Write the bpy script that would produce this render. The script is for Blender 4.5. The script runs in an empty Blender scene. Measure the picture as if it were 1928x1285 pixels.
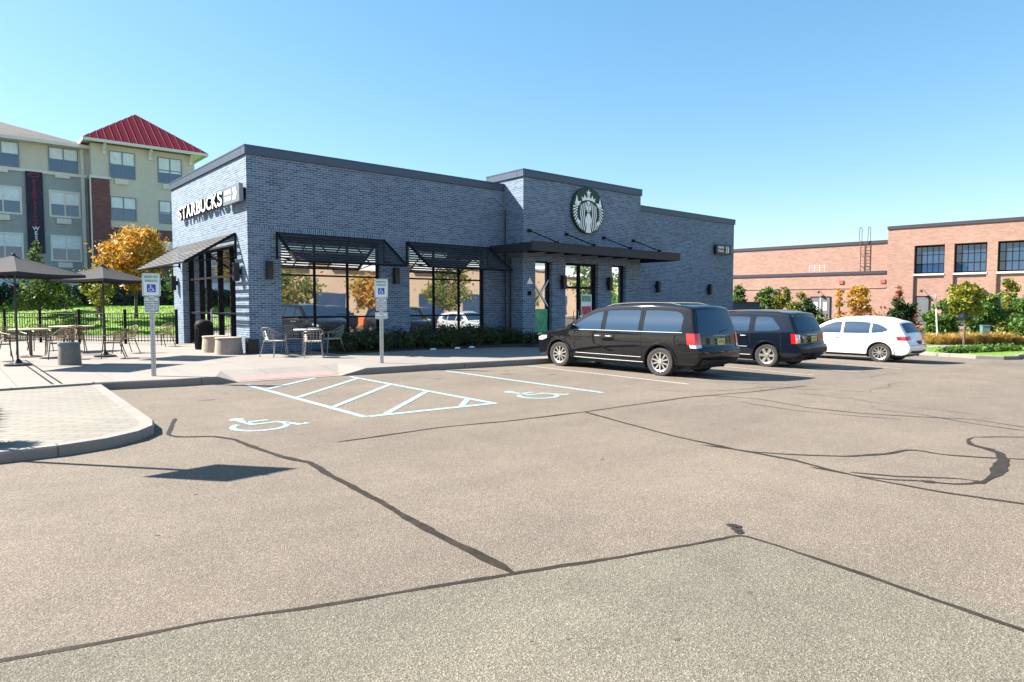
import bpy, math, random
import numpy as np
from mathutils import Vector, Matrix
PI = math.pi
random.seed(7)
RNG = np.random.default_rng(11)
SC = bpy.context.scene
COL = SC.collection

# ---------------------------------------------------------------- camera
CAM = (-7.0, -20.2, 1.62)
cd = bpy.data.cameras.new('camera')
cd.sensor_width = 36.0
cd.lens = 36.0 * 1250 / 1928
cd.clip_end = 3000
cam = bpy.data.objects.new('camera', cd)
COL.objects.link(cam)
cam.location = CAM
cam.rotation_euler = (math.radians(90) - math.atan(68.5 / 1250), 0, math.radians(-40.7))
SC.camera = cam

# ---------------------------------------------------------------- light
SUN_AZ, SUN_EL = math.radians(-38.3), math.radians(38.5)
W = bpy.data.worlds.new('World')
SC.world = W
W.use_nodes = True
nt = W.node_tree
bg = nt.nodes['Background']
sky = nt.nodes.new('ShaderNodeTexSky')
sky.sky_type = 'NISHITA'
sky.sun_disc = False
sky.sun_elevation = SUN_EL
sky.sun_rotation = SUN_AZ
sky.air_density = 1.0
sky.dust_density = 0.4
sky.ozone_density = 2.5
hs = nt.nodes.new('ShaderNodeHueSaturation')
hs.inputs['Hue'].default_value = 0.492
hs.inputs['Saturation'].default_value = 1.45
gm = nt.nodes.new('ShaderNodeGamma')
gm.inputs[1].default_value = 0.67
nt.links.new(sky.outputs[0], gm.inputs[0])
nt.links.new(gm.outputs[0], hs.inputs['Color'])
nt.links.new(hs.outputs[0], bg.inputs[0])
bg.inputs[1].default_value = 0.113
sl = bpy.data.lights.new('sun', 'SUN')
sl.energy = 5.0
sl.angle = math.radians(0.53)
sl.color = (1.0, 0.94, 0.84)
so = bpy.data.objects.new('sun', sl)
COL.objects.link(so)
S = Vector((math.sin(SUN_AZ) * math.cos(SUN_EL), math.cos(SUN_AZ) * math.cos(SUN_EL), math.sin(SUN_EL)))
so.rotation_euler = S.to_track_quat('Z', 'Y').to_euler()
so.location = S * 60
vs = SC.view_settings
vs.view_transform = 'Standard'
vs.look = 'None'
vs.gamma = 1
vs.exposure = 1.75
SC.render.engine = 'CYCLES'
SC.cycles.max_bounces = 8

# ---------------------------------------------------------------- helpers
def g(x):
    return -0.02 * max(0.0, min(x, 24.0) - 5.5)

class MB:
    def __init__(s):
        s.v, s.f, s.m = [], [], []
    def add(s, vs_, fs, mi=0):
        o = len(s.v)
        s.v += [tuple(p) for p in vs_]
        s.f += [tuple(i + o for i in f) for f in fs]
        s.m += [mi] * len(fs)
        return s
    def box(s, x0, x1, y0, y1, z0, z1, mi=0, M=None):
        p = [Vector((x, y, z)) for z in (z0, z1) for y in (y0, y1) for x in (x0, x1)]
        if M is not None:
            p = [M @ q for q in p]
        return s.add(p, [(0, 2, 3, 1), (4, 5, 7, 6), (0, 1, 5, 4), (2, 6, 7, 3), (0, 4, 6, 2), (1, 3, 7, 5)], mi)
    def cyl(s, p0, p1, r0, r1=None, n=10, mi=0, cap=True):
        r1 = r0 if r1 is None else r1
        p0, p1 = Vector(p0), Vector(p1)
        d = (p1 - p0)
        if d.length < 1e-6:
            return s
        q = d.to_track_quat('Z', 'Y')
        vs_ = []
        for p, r in ((p0, r0), (p1, r1)):
            for k in range(n):
                a = 2 * PI * k / n
                vs_.append(p + q @ Vector((r * math.cos(a), r * math.sin(a), 0)))
        fs = [(k, (k + 1) % n, n + (k + 1) % n, n + k) for k in range(n)]
        if cap:
            fs += [tuple(range(n - 1, -1, -1)), tuple(range(n, 2 * n))]
        return s.add(vs_, fs, mi)
    def tube(s, pts, r, n=6, mi=0, closed=False):
        pts = [Vector(p) for p in pts]
        N = len(pts)
        rings = []
        prev = None
        for i, p in enumerate(pts):
            a = pts[i - 1] if (i > 0 or closed) else p
            b = pts[(i + 1) % N] if (i < N - 1 or closed) else p
            t = (b - a).normalized()
            if prev is None:
                up = Vector((0, 0, 1)) if abs(t.z) < 0.9 else Vector((1, 0, 0))
                x = t.cross(up).normalized()
            else:
                x = (prev - t * prev.dot(t)).normalized()
            prev = x
            y = t.cross(x)
            rr = r[i] if isinstance(r, (list, tuple)) else r
            rings.append([p + (x * math.cos(2 * PI * k / n) + y * math.sin(2 * PI * k / n)) * rr for k in range(n)])
        vs_ = [q for rg in rings for q in rg]
        fs = []
        for i in range(N if closed else N - 1):
            j = (i + 1) % N
            for k in range(n):
                fs.append((i * n + k, i * n + (k + 1) % n, j * n + (k + 1) % n, j * n + k))
        if not closed:
            fs += [tuple(range(n - 1, -1, -1)), tuple((N - 1) * n + k for k in range(n))]
        return s.add(vs_, fs, mi)
    def lathe(s, prof, n=24, c=(0, 0, 0), mi=0, axis='Z'):
        vs_ = []
        for r, h in prof:
            for k in range(n):
                a = 2 * PI * k / n
                if axis == 'Z':
                    vs_.append((c[0] + r * math.cos(a), c[1] + r * math.sin(a), c[2] + h))
                else:
                    vs_.append((c[0] + h, c[1] + r * math.cos(a), c[2] + r * math.sin(a)))
        fs = []
        for i in range(len(prof) - 1):
            for k in range(n):
                fs.append((i * n + k, i * n + (k + 1) % n, (i + 1) * n + (k + 1) % n, (i + 1) * n + k))
        return s.add(vs_, fs, mi)
    def flat(s, pts, O, R, U, N, t=0.0, mi=0):
        """2D outline -> prism of thickness t on plane O + R*x + U*y, growing along N"""
        O, R, U, N = Vector(O), Vector(R), Vector(U), Vector(N)
        a = [O + R * x + U * y + N * t for x, y in pts]
        n = len(a)
        if t <= 0:
            return s.add(a, [tuple(range(n))], mi)
        b = [O + R * x + U * y for x, y in pts]
        return s.add(a + b, [tuple(range(n))] + [(k, n + k, n + (k + 1) % n, (k + 1) % n) for k in range(n)], mi)
    def ribbon(s, pts, w, O, R, U, N, t=0.0, mi=0, closed=False):
        """stroke a 2D path"""
        P = [Vector(p) for p in pts]
        n = len(P)
        L, Rr = [], []
        for i, p in enumerate(P):
            a = P[i - 1] if (i > 0 or closed) else p
            b = P[(i + 1) % n] if (i < n - 1 or closed) else p
            d = (b - a)
            d = d.normalized() if d.length > 1e-9 else Vector((1, 0))
            ww = (w[i] if isinstance(w, (list, tuple)) else w) / 2
            nn = Vector((-d.y, d.x)) * ww
            L.append(p + nn)
            Rr.append(p - nn)
        for i in range(n if closed else n - 1):
            j = (i + 1) % n
            s.flat([L[i], Rr[i], Rr[j], L[j]], O, R, U, N, t, mi)
        return s
    def build(s, name, mats, parent=None, smooth=False, loc=None):
        me = bpy.data.meshes.new(name)
        me.from_pydata([tuple(p) for p in s.v], [], s.f)
        if not isinstance(mats, (list, tuple)):
            mats = [mats]
        for m in mats:
            me.materials.append(m)
        if len(mats) > 1:
            me.polygons.foreach_set('material_index', s.m)
        me.update()
        if smooth:
            me.polygons.foreach_set('use_smooth', [True] * len(me.polygons))
            if smooth != 'all':
                try:
                    me.set_sharp_from_angle(angle=math.radians(35))
                except Exception:
                    pass
        ob = bpy.data.objects.new(name, me)
        COL.objects.link(ob)
        if parent is not None:
            ob.parent = parent
        if loc is not None:
            ob.location = loc
        return ob

def tag(o, label=None, cat=None, group=None, kind=None):
    if label: o['label'] = label
    if cat: o['category'] = cat
    if group: o['group'] = group
    if kind: o['kind'] = kind
    return o

def empty(name, loc, rz=0.0, label=None, cat=None, group=None):
    o = bpy.data.objects.new(name, None)
    o.empty_display_size = 0.2
    COL.objects.link(o)
    o.location = loc
    o.rotation_euler = (0, 0, rz)
    return tag(o, label, cat, group)

def struct(o):
    o['kind'] = 'structure'
    return o

def copy_tree(o, parent=None):
    c = o.copy()
    COL.objects.link(c)
    c.parent = parent
    for ch in list(o.children):
        copy_tree(ch, c)
    return c

# ---------------------------------------------------------------- materials
MATS = {}
def newmat(name):
    m = bpy.data.materials.new(name)
    m.use_nodes = True
    MATS[name] = m
    t = m.node_tree
    return m, t, t.nodes['Principled BSDF']
def N_(t, ty, **k):
    n = t.nodes.new('ShaderNode' + ty)
    for a, b in k.items():
        if a in n.inputs:
            n.inputs[a].default_value = b
        else:
            setattr(n, a, b)
    return n
def ramp(t, src, stops, interp='LINEAR'):
    r = t.nodes.new('ShaderNodeValToRGB')
    r.color_ramp.interpolation = interp
    e = r.color_ramp.elements
    while len(e) < len(stops):
        e.new(0.5)
    for i, (p, c) in enumerate(stops):
        e[i].position = p
        e[i].color = (*c, 1)
    t.links.new(src, r.inputs[0])
    return r.outputs[0]
def mixc(t, fac, a, b, mode='MIX'):
    n = t.nodes.new('ShaderNodeMix')
    n.data_type = 'RGBA'
    n.blend_type = mode
    for sock, v in ((n.inputs[0], fac), (n.inputs[6], a), (n.inputs[7], b)):
        if isinstance(v, (int, float)):
            sock.default_value = v
        elif isinstance(v, tuple):
            sock.default_value = (*v, 1) if len(v) == 3 else v
        else:
            t.links.new(v, sock)
    return n.outputs[2]
def noise(t, vec, scale, detail=4, rough=0.6):
    n = t.nodes.new('ShaderNodeTexNoise')
    n.inputs['Scale'].default_value = scale
    n.inputs['Detail'].default_value = detail
    n.inputs['Roughness'].default_value = rough
    if vec is not None:
        t.links.new(vec, n.inputs['Vector'])
    return n.outputs[0]
def bump(t, b, h, strength=0.3, dist=0.02):
    n = t.nodes.new('ShaderNodeBump')
    n.inputs['Strength'].default_value = strength
    n.inputs['Distance'].default_value = dist
    t.links.new(h, n.inputs['Height'])
    t.links.new(n.outputs[0], b.inputs['Normal'])
def pos(t):
    return t.nodes.new('ShaderNodeNewGeometry').outputs['Position']
def objc(t):
    return t.nodes.new('ShaderNodeTexCoord').outputs['Object']
def plain(name, col, rough=0.6, metal=0.0, var=0.12, scale=6.0, coat=0.0, bmp=0.0, bscale=60):
    m, t, b = newmat(name)
    b.inputs['Roughness'].default_value = rough
    b.inputs['Metallic'].default_value = metal
    b.inputs['Coat Weight'].default_value = coat
    b.inputs['Coat Roughness'].default_value = 0.03
    nz = noise(t, objc(t), scale)
    c = ramp(t, nz, [(0.3, tuple(x * (1 - var) for x in col)), (0.7, tuple(min(1, x * (1 + var)) for x in col))])
    t.links.new(c, b.inputs['Base Color'])
    if bmp:
        bump(t, b, noise(t, objc(t), bscale), bmp, 0.01)
    return m

def asphalt(name, lo, hi, tint):
    m, t, b = newmat(name)
    P = pos(t)
    big = noise(t, P, 0.35, 5, 0.6)
    mid = noise(t, P, 2.3, 4, 0.6)
    fine = noise(t, P, 115, 3, 0.8)
    vor = t.nodes.new('ShaderNodeTexVoronoi')
    vor.inputs['Scale'].default_value = 125
    t.links.new(P, vor.inputs['Vector'])
    c = ramp(t, fine, [(0.28, lo), (0.5, tuple((x + y) / 2 for x, y in zip(lo, hi))), (0.72, hi)])
    sp = ramp(t, vor.outputs['Color'], [(0.0, (0.3, 0.3, 0.3)), (0.28, (0.75, 0.75, 0.75)), (0.62, (1.0, 1.0, 1.0)), (0.9, (1.8, 1.77, 1.7))])
    c = mixc(t, 0.75, c, sp, 'MULTIPLY')
    c = mixc(t, 0.8, c, ramp(t, big, [(0.3, (0.84, 0.84, 0.86)), (0.7, (1.12, 1.1, 1.06))]), 'MULTIPLY')
    c = mixc(t, 0.6, c, ramp(t, mid, [(0.3, (0.88, 0.88, 0.88)), (0.7, (1.1, 1.1, 1.1))]), 'MULTIPLY')
    mp = N_(t, 'Mapping')
    mp.inputs['Scale'].default_value = (0.12, 0.7, 1)
    mp.inputs['Rotation'].default_value = (0, 0, 0.12)
    t.links.new(P, mp.inputs[0])
    c = mixc(t, 0.7, c, ramp(t, noise(t, mp.outputs[0], 1.0, 4, 0.6), [(0.35, (0.86, 0.86, 0.87)), (0.65, (1.07, 1.06, 1.05))]), 'MULTIPLY')
    st = noise(t, P, 0.9, 6, 0.75)
    c = mixc(t, ramp(t, st, [(0.60, (0, 0, 0)), (0.75, (0.45, 0.45, 0.45))]), c, tint)
    t.links.new(c, b.inputs['Base Color'])
    b.inputs['Roughness'].default_value = 0.9
    b.inputs['Specular IOR Level'].default_value = 0.25
    bump(t, b, mixc(t, 0.5, fine, vor.outputs['Distance']), 0.55, 0.012)
    return m

def brickmat(name, c1, c2, mortar, w=0.215, h=0.0677, ms=0.009, extra=None, soldier=None, world=True, var=0.5, bm=0.5):
    m, t, b = newmat(name)
    P = pos(t) if world else objc(t)
    sx = N_(t, 'SeparateXYZ')
    t.links.new(P, sx.inputs[0])
    ad = N_(t, 'Math', operation='ADD')
    t.links.new(sx.outputs[0], ad.inputs[0])
    t.links.new(sx.outputs[1], ad.inputs[1])
    def bt(a, z):
        cb = N_(t, 'CombineXYZ')
        t.links.new(a, cb.inputs[0])
        t.links.new(z, cb.inputs[1])
        br = N_(t, 'TexBrick')
        br.inputs['Scale'].default_value = 1.0
        br.inputs['Brick Width'].default_value = w
        br.inputs['Row Height'].default_value = h
        br.inputs['Mortar Size'].default_value = ms
        br.inputs['Mortar Smooth'].default_value = 0.2
        br.inputs['Bias'].default_value = 0.0
        br.inputs['Color1'].default_value = (*c1, 1)
        br.inputs['Color2'].default_value = (*c2, 1)
        br.inputs['Mortar'].default_value = (*mortar, 1)
        t.links.new(cb.outputs[0], br.inputs['Vector'])
        return br, cb
    br, cb = bt(ad.outputs[0], sx.outputs[2])
    c = br.outputs['Color']
    fac = br.outputs['Fac']
    if soldier:
        b2, _ = bt(sx.outputs[2], ad.outputs[0])
        ge = N_(t, 'Math', operation='GREATER_THAN'); t.links.new(sx.outputs[2], ge.inputs[0]); ge.inputs[1].default_value = soldier[0]
        le = N_(t, 'Math', operation='LESS_THAN'); t.links.new(sx.outputs[2], le.inputs[0]); le.inputs[1].default_value = soldier[1]
        mu = N_(t, 'Math', operation='MULTIPLY'); t.links.new(ge.outputs[0], mu.inputs[0]); t.links.new(le.outputs[0], mu.inputs[1])
        c = mixc(t, mu.outputs[0], c, b2.outputs['Color'])
        fac = mixc(t, mu.outputs[0], fac, b2.outputs['Fac'])
    # uneven clumps of darker / purplish bricks, elongated along the courses
    mp = N_(t, 'Mapping')
    mp.inputs['Scale'].default_value = (1.1, 5.0, 1)
    t.links.new(cb.outputs[0], mp.inputs[0])
    n1 = noise(t, mp.outputs[0], 1.6, 6, 0.75)
    c = mixc(t, var, c, ramp(t, n1, [(0.32, (0.62, 0.62, 0.68)), (0.5, (1, 1, 1)), (0.7, (1.25, 1.22, 1.2))]), 'MULTIPLY')
    if extra:
        n2 = noise(t, mp.outputs[0], 3.1, 5, 0.8)
        c = mixc(t, ramp(t, n2, [(0.6, (0, 0, 0)), (0.68, (0.5, 0.5, 0.5))]), c, extra)
    n3 = noise(t, P, 0.3, 3)
    c = mixc(t, 0.5, c, ramp(t, n3, [(0.3, (0.8, 0.8, 0.82)), (0.7, (1.14, 1.14, 1.12))]), 'MULTIPLY')
    t.links.new(c, b.inputs['Base Color'])
    b.inputs['Roughness'].default_value = 0.75
    inv = N_(t, 'Math', operation='SUBTRACT'); inv.inputs[0].default_value = 1
    t.links.new(fac, inv.inputs[1])
    bump(t, b, inv.outputs[0], bm, 0.01)
    return m

def glassmat(name, base=(0.01, 0.013, 0.017), refl=0.4, tint=(0.95, 0.97, 1.0), wav=0.0, fm=0.6):
    m, t, b = newmat(name)
    b.inputs['Base Color'].default_value = (*base, 1)
    b.inputs['Roughness'].default_value = 0.3
    if name == 'car_glass':
        b.inputs['Specular IOR Level'].default_value = 0.1
    gl = N_(t, 'BsdfGlossy')
    gl.inputs['Color'].default_value = (*tint, 1)
    gl.inputs['Roughness'].default_value = 0.015
    mx = N_(t, 'MixShader')
    lw = N_(t, 'LayerWeight'); lw.inputs[0].default_value = 0.25
    ma = N_(t, 'Math', operation='MULTIPLY_ADD'); ma.inputs[1].default_value = fm; ma.inputs[2].default_value = refl
    ma.use_clamp = True
    t.links.new(lw.outputs['Fresnel'], ma.inputs[0])
    t.links.new(ma.outputs[0], mx.inputs[0])
    t.links.new(b.outputs[0], mx.inputs[1])
    t.links.new(gl.outputs[0], mx.inputs[2])
    t.links.new(mx.outputs[0], t.nodes['Material Output'].inputs[0])
    if wav:
        bn = t.nodes.new('ShaderNodeBump')
        bn.inputs['Strength'].default_value = wav
        bn.inputs['Distance'].default_value = 0.02
        t.links.new(noise(t, pos(t), 1.1, 1), bn.inputs['Height'])
        t.links.new(bn.outputs[0], gl.inputs['Normal'])
    return m

def leafmat(name, cols, rough=0.55):
    m, t, b = newmat(name)
    ge = t.nodes.new('ShaderNodeNewGeometry')
    n = len(cols)
    c = ramp(t, ge.outputs['Random Per Island'], [(i / max(1, n - 1), cc) for i, cc in enumerate(cols)])
    n1 = noise(t, ge.outputs['Position'], 1.3, 2)
    c = mixc(t, 0.7, c, ramp(t, n1, [(0.35, (0.65, 0.7, 0.65)), (0.65, (1.25, 1.2, 1.1))]), 'MULTIPLY')
    t.links.new(c, b.inputs['Base Color'])
    b.inputs['Roughness'].default_value = rough
    tr = N_(t, 'BsdfTranslucent')
    t.links.new(c, tr.inputs[0])
    mx = N_(t, 'MixShader')
    mx.inputs[0].default_value = 0.35
    t.links.new(b.outputs[0], mx.inputs[1])
    t.links.new(tr.outputs[0], mx.inputs[2])
    t.links.new(mx.outputs[0], t.nodes['Material Output'].inputs[0])
    return m

M_ASPH = asphalt('asphalt', (0.074, 0.062, 0.050), (0.282, 0.235, 0.190), (0.15, 0.115, 0.08))
M_PATCH = asphalt('asphalt_patch', (0.066, 0.060, 0.048), (0.262, 0.236, 0.188), (0.19, 0.16, 0.13))
M_TAR = plain('crack_sealer', (0.036, 0.028, 0.021), 0.6, var=0.35, scale=9, bmp=0.5, bscale=40)

def concrete(name, col, joint=1.5, jw=0.008, w=None):
    m, t, b = newmat(name)
    P = pos(t)
    br = N_(t, 'TexBrick')
    br.offset = 0.0
    br.inputs['Scale'].default_value = 1
    br.inputs['Brick Width'].default_value = w or joint
    br.inputs['Row Height'].default_value = joint
    br.inputs['Mortar Size'].default_value = jw
    br.inputs['Color1'].default_value = (*col, 1)
    br.inputs['Color2'].default_value = (*tuple(x * 0.95 for x in col), 1)
    br.inputs['Mortar'].default_value = (*tuple(x * 0.5 for x in col), 1)
    t.links.new(P, br.inputs['Vector'])
    c = br.outputs['Color']
    c = mixc(t, 0.8, c, ramp(t, noise(t, P, 1.4, 6, 0.7), [(0.3, (0.86, 0.86, 0.86)), (0.7, (1.08, 1.08, 1.08))]), 'MULTIPLY')
    c = mixc(t, 0.5, c, ramp(t, noise(t, P, 45, 3), [(0.3, (0.85, 0.85, 0.85)), (0.7, (1.1, 1.1, 1.1))]), 'MULTIPLY')
    t.links.new(c, b.inputs['Base Color'])
    b.inputs['Roughness'].default_value = 0.85
    bump(t, b, noise(t, P, 50, 4), 0.25, 0.006)
    return m
M_WALK = concrete('sidewalk_concrete', (0.245, 0.216, 0.192))
M_KERB = concrete('kerb_concrete', (0.245, 0.222, 0.198), 3.05, 0.012)
M_RAMP = plain('ramp_pavers', (0.40, 0.20, 0.19), 0.85, var=0.1)
# paver island: long narrow stamped pavers
M_PAVE = brickmat('stamped_pavers', (0.245, 0.222, 0.18), (0.205, 0.185, 0.15), (0.10, 0.09, 0.075), w=0.42, h=0.11, ms=0.008, world=True, var=0.3, bm=0.4)
def repave(m):
    t = m.node_tree   # ground pattern: use x,y instead of (x+y, z)
    br = [n for n in t.nodes if n.type == 'TEX_BRICK'][0]
    mp = N_(t, 'Mapping')
    mp.inputs['Rotation'].default_value = (0, 0, math.radians(38))
    t.links.new(pos(t), mp.inputs[0])
    t.links.new(mp.outputs[0], br.inputs['Vector'])
repave(M_PAVE)
M_BRICK = brickmat('grey_brick', (0.045, 0.080, 0.130), (0.130, 0.192, 0.275), (0.29, 0.36, 0.43), extra=(0.16, 0.11, 0.16), soldier=(3.80, 4.015), var=0.7)
M_TAN = brickmat('tan_brick', (0.31, 0.165, 0.125), (0.385, 0.225, 0.17), (0.33, 0.24, 0.20), w=0.3, h=0.1, world=False, var=0.35)
M_COPE = plain('metal_coping', (0.06, 0.082, 0.12), 0.45, 0.4, var=0.08)
M_DKMET = plain('dark_metal', (0.022, 0.021, 0.026), 0.4, 0.3, var=0.15)
M_BLKMET = plain('black_metal', (0.014, 0.014, 0.017), 0.65, 0.0, var=0.1)
M_TAR.node_tree.nodes['Principled BSDF'].inputs['Specular IOR Level'].default_value = 0.15
M_BLKMET.node_tree.nodes['Principled BSDF'].inputs['Specular IOR Level'].default_value = 0.08
M_SLAT = plain('slat_metal', (0.03, 0.029, 0.034), 0.6, 0.0, var=0.15)
M_FASC = plain('canopy_steel', (0.018, 0.018, 0.024), 0.6, 0.0, var=0.12)
M_GALV = plain('galvanised_steel', (0.42, 0.45, 0.47), 0.4, 0.7, var=0.15, scale=20)
M_WHITE = plain('white_paint', (0.88, 0.88, 0.86), 0.45, var=0.04)
M_GREEN = plain('sign_green', (0.001, 0.045, 0.025), 0.6, var=0.05)
M_SIGNGRN = plain('sign_text_green', (0.02, 0.22, 0.14), 0.5, var=0.05)
M_SIGNW = plain('sign_sheet', (0.72, 0.78, 0.80), 0.4, var=0.04)
M_BLUE = plain('sign_blue', (0.01, 0.07, 0.42), 0.4, var=0.05)
M_BLK = plain('sign_black', (0.02, 0.025, 0.03), 0.5, var=0.05)
M_SGREY = plain('sign_grey', (0.17, 0.20, 0.23), 0.4, 0.2, var=0.05)
M_GLASS = glassmat('window_glass', refl=0.36, wav=0.05)
M_GLASS2 = glassmat('hotel_glass', base=(0.015, 0.05, 0.12), refl=0.06, wav=0.1)
M_CGLASS = glassmat('car_glass', base=(0.015, 0.04, 0.075), refl=0.06, tint=(0.6, 0.8, 1.0), fm=0.10)
M_PAINTL = None
def paintmat(name, col, wear):
    m, t, b = newmat(name)
    P = pos(t)
    n = noise(t, P, 28, 5, 0.8)
    c = mixc(t, ramp(t, n, [(wear - 0.1, (0, 0, 0)), (wear + 0.06, (1, 1, 1))]), (0.2, 0.18, 0.15), col)
    t.links.new(c, b.inputs['Base Color'])
    b.inputs['Roughness'].default_value = 0.8
    bump(t, b, noise(t, P, 60, 3, 0.75), 0.4, 0.01)
    return m
M_LBLUE = paintmat('light_blue_marking', (0.27, 0.45, 0.53), 0.47)
M_LWHITE = paintmat('white_marking', (0.50, 0.48, 0.44), 0.53)
def grassmat():
    m, t, b = newmat('lawn_grass')
    P = pos(t)
    c = ramp(t, noise(t, P, 9, 6, 0.8), [(0.3, (0.08, 0.18, 0.012)), (0.5, (0.17, 0.33, 0.02)), (0.72, (0.30, 0.47, 0.04))])
    c = mixc(t, 0.7, c, ramp(t, noise(t, P, 0.6, 4), [(0.3, (0.75, 0.8, 0.7)), (0.7, (1.2, 1.15, 1.1))]), 'MULTIPLY')
    t.links.new(c, b.inputs['Base Color'])
    b.inputs['Roughness'].default_value = 0.8
    bump(t, b, noise(t, P, 25, 5, 0.8), 1.0, 0.08)
    return m
M_GRASS = grassmat()
M_MULCH = plain('mulch', (0.05, 0.035, 0.025), 0.95, var=0.5, scale=25, bmp=0.8)
M_BARK = plain('bark', (0.12, 0.09, 0.07), 0.9, var=0.3, scale=15, bmp=0.6)
L_GREEN = leafmat('green_leaves', [(0.03, 0.075, 0.012), (0.07, 0.16, 0.02), (0.14, 0.26, 0.035)])
L_DARK = leafmat('dark_leaves', [(0.012, 0.032, 0.010), (0.028, 0.06, 0.015), (0.05, 0.10, 0.02)])
L_CONI = leafmat('conifer_needles', [(0.03, 0.07, 0.012), (0.08, 0.14, 0.02), (0.17, 0.23, 0.03)])
L_ORANGE = leafmat('orange_leaves', [(0.20, 0.20, 0.02), (0.50, 0.26, 0.03), (0.66, 0.33, 0.04), (0.70, 0.45, 0.08), (0.45, 0.19, 0.04)])
L_YELLOW = leafmat('yellow_green_leaves', [(0.07, 0.14, 0.02), (0.18, 0.24, 0.03), (0.42, 0.37, 0.04), (0.30, 0.20, 0.03)])
L_RED = leafmat('red_leaves', [(0.30, 0.07, 0.03), (0.42, 0.14, 0.05), (0.2, 0.1, 0.03)])
L_STRAW = leafmat('straw_grass', [(0.50, 0.36, 0.12), (0.60, 0.42, 0.16), (0.48, 0.27, 0.08)])
L_MIX = leafmat('turning_leaves', [(0.05, 0.10, 0.015), (0.10, 0.19, 0.02), (0.25, 0.24, 0.03), (0.36, 0.20, 0.03)])
L_BED = leafmat('bed_leaves', [(0.02, 0.045, 0.012), (0.05, 0.085, 0.02), (0.12, 0.085, 0.035)])

# ---------------------------------------------------------------- writing and 2D marks
def text_geo(s, size, bold=0.0, spacing=1.0, align='CENTER'):
    cu = bpy.data.curves.new('t', 'FONT')
    cu.body = s
    cu.size = size
    cu.offset = bold
    cu.space_character = spacing
    cu.align_x = align
    cu.align_y = 'CENTER'
    cu.resolution_u = 3
    ob = bpy.data.objects.new('t', cu)
    COL.objects.link(ob)
    dg = bpy.context.evaluated_depsgraph_get()
    me = ob.evaluated_get(dg).to_mesh()
    v = [(p.co.x, p.co.y) for p in me.vertices]
    f = [tuple(p.vertices) for p in me.polygons]
    ob.evaluated_get(dg).to_mesh_clear()
    bpy.data.objects.remove(ob)
    bpy.data.curves.remove(cu)
    return v, f
def put_text(mb, s, size, O, R, U, N, t=0.004, mi=0, bold=0.0, sx=1.0, fit=None, align='CENTER', spacing=1.0):
    v, f = text_geo(s, size, bold, spacing, align)
    if not v:
        return
    if fit:
        xs = [p[0] for p in v]
        sx = fit / (max(xs) - min(xs))
    O, R, U, N = Vector(O), Vector(R), Vector(U), Vector(N)
    n = len(v)
    top = [O + R * (x * sx) + U * y + N * t for x, y in v]
    fs = list(f)
    if t > 0.01:   # raised letters: give them sides
        bot = [O + R * (x * sx) + U * y for x, y in v]
        mb.add(top, fs, mi)
        fs = []
        cnt = {}
        for fc in f:
            for a, b in zip(fc, fc[1:] + fc[:1]):
                k = (min(a, b), max(a, b))
                cnt[k] = cnt.get(k, []) + [(a, b)]
        for k, e in cnt.items():
            if len(e) == 1:
                a, b = e[0]
                fs.append((b, a, n + a, n + b))
        mb.add(top + bot, fs, mi + 1)
    else:
        mb.add(top, fs, mi)

def isa(mb, O, R, U, N, s, t=0.003, mi=0):
    """wheelchair symbol of height about 1.0*s centred on O"""
    sc = lambda pts: [(x * s, y * s) for x, y in pts]
    mb.flat(sc([(-0.12 + 0.085 * math.cos(a * PI / 6), 0.43 + 0.085 * math.sin(a * PI / 6)) for a in range(12)]), O, R, U, N, t, mi)
    mb.ribbon(sc([(-0.12, 0.34), (-0.09, -0.02), (0.20, -0.02), (0.33, -0.36), (0.44, -0.32)]), 0.085 * s, O, R, U, N, t * 1.3, mi)
    mb.ribbon(sc([(-0.10, 0.18), (0.16, 0.18)]), 0.07 * s, O, R, U, N, t * 1.6, mi)
    arc = [(-0.06 + 0.29 * math.cos(a), -0.17 + 0.29 * math.sin(a)) for a in [math.radians(125 + k * 14) for k in range(18)]]
    mb.ribbon(sc(arc), 0.07 * s, O, R, U, N, t, mi)

# ---------------------------------------------------------------- foliage
def leaf_mesh(name, mat, centers, normals_bias, size, parent, jitter=0.35):
    n = len(centers)
    c = np.asarray(centers, dtype=np.float64)
    a = RNG.normal(size=(n, 3)); a /= np.linalg.norm(a, axis=1)[:, None]
    b = RNG.normal(size=(n, 3)); b -= (a * b).sum(1)[:, None] * a; b /= np.linalg.norm(b, axis=1)[:, None]
    s = size * (1 + jitter * RNG.normal(size=n)).clip(0.4, 2)[:, None]
    v = np.empty((n, 4, 3))
    v[:, 0] = c - a * s
    v[:, 1] = c + b * s * 0.55
    v[:, 2] = c + a * s
    v[:, 3] = c - b * s * 0.55
    me = bpy.data.meshes.new(name)
    me.vertices.add(n * 4)
    me.vertices.foreach_set('co', v.reshape(-1))
    me.loops.add(n * 4)
    me.loops.foreach_set('vertex_index', np.arange(n * 4, dtype=np.int32))
    me.polygons.add(n)
    me.polygons.foreach_set('loop_start', np.arange(0, n * 4, 4, dtype=np.int32))
    me.polygons.foreach_set('loop_total', np.full(n, 4, dtype=np.int32))
    me.materials.append(mat)
    me.update(calc_edges=True)
    ob = bpy.data.objects.new(name, me)
    COL.objects.link(ob)
    ob.parent = parent
    return ob

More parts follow.
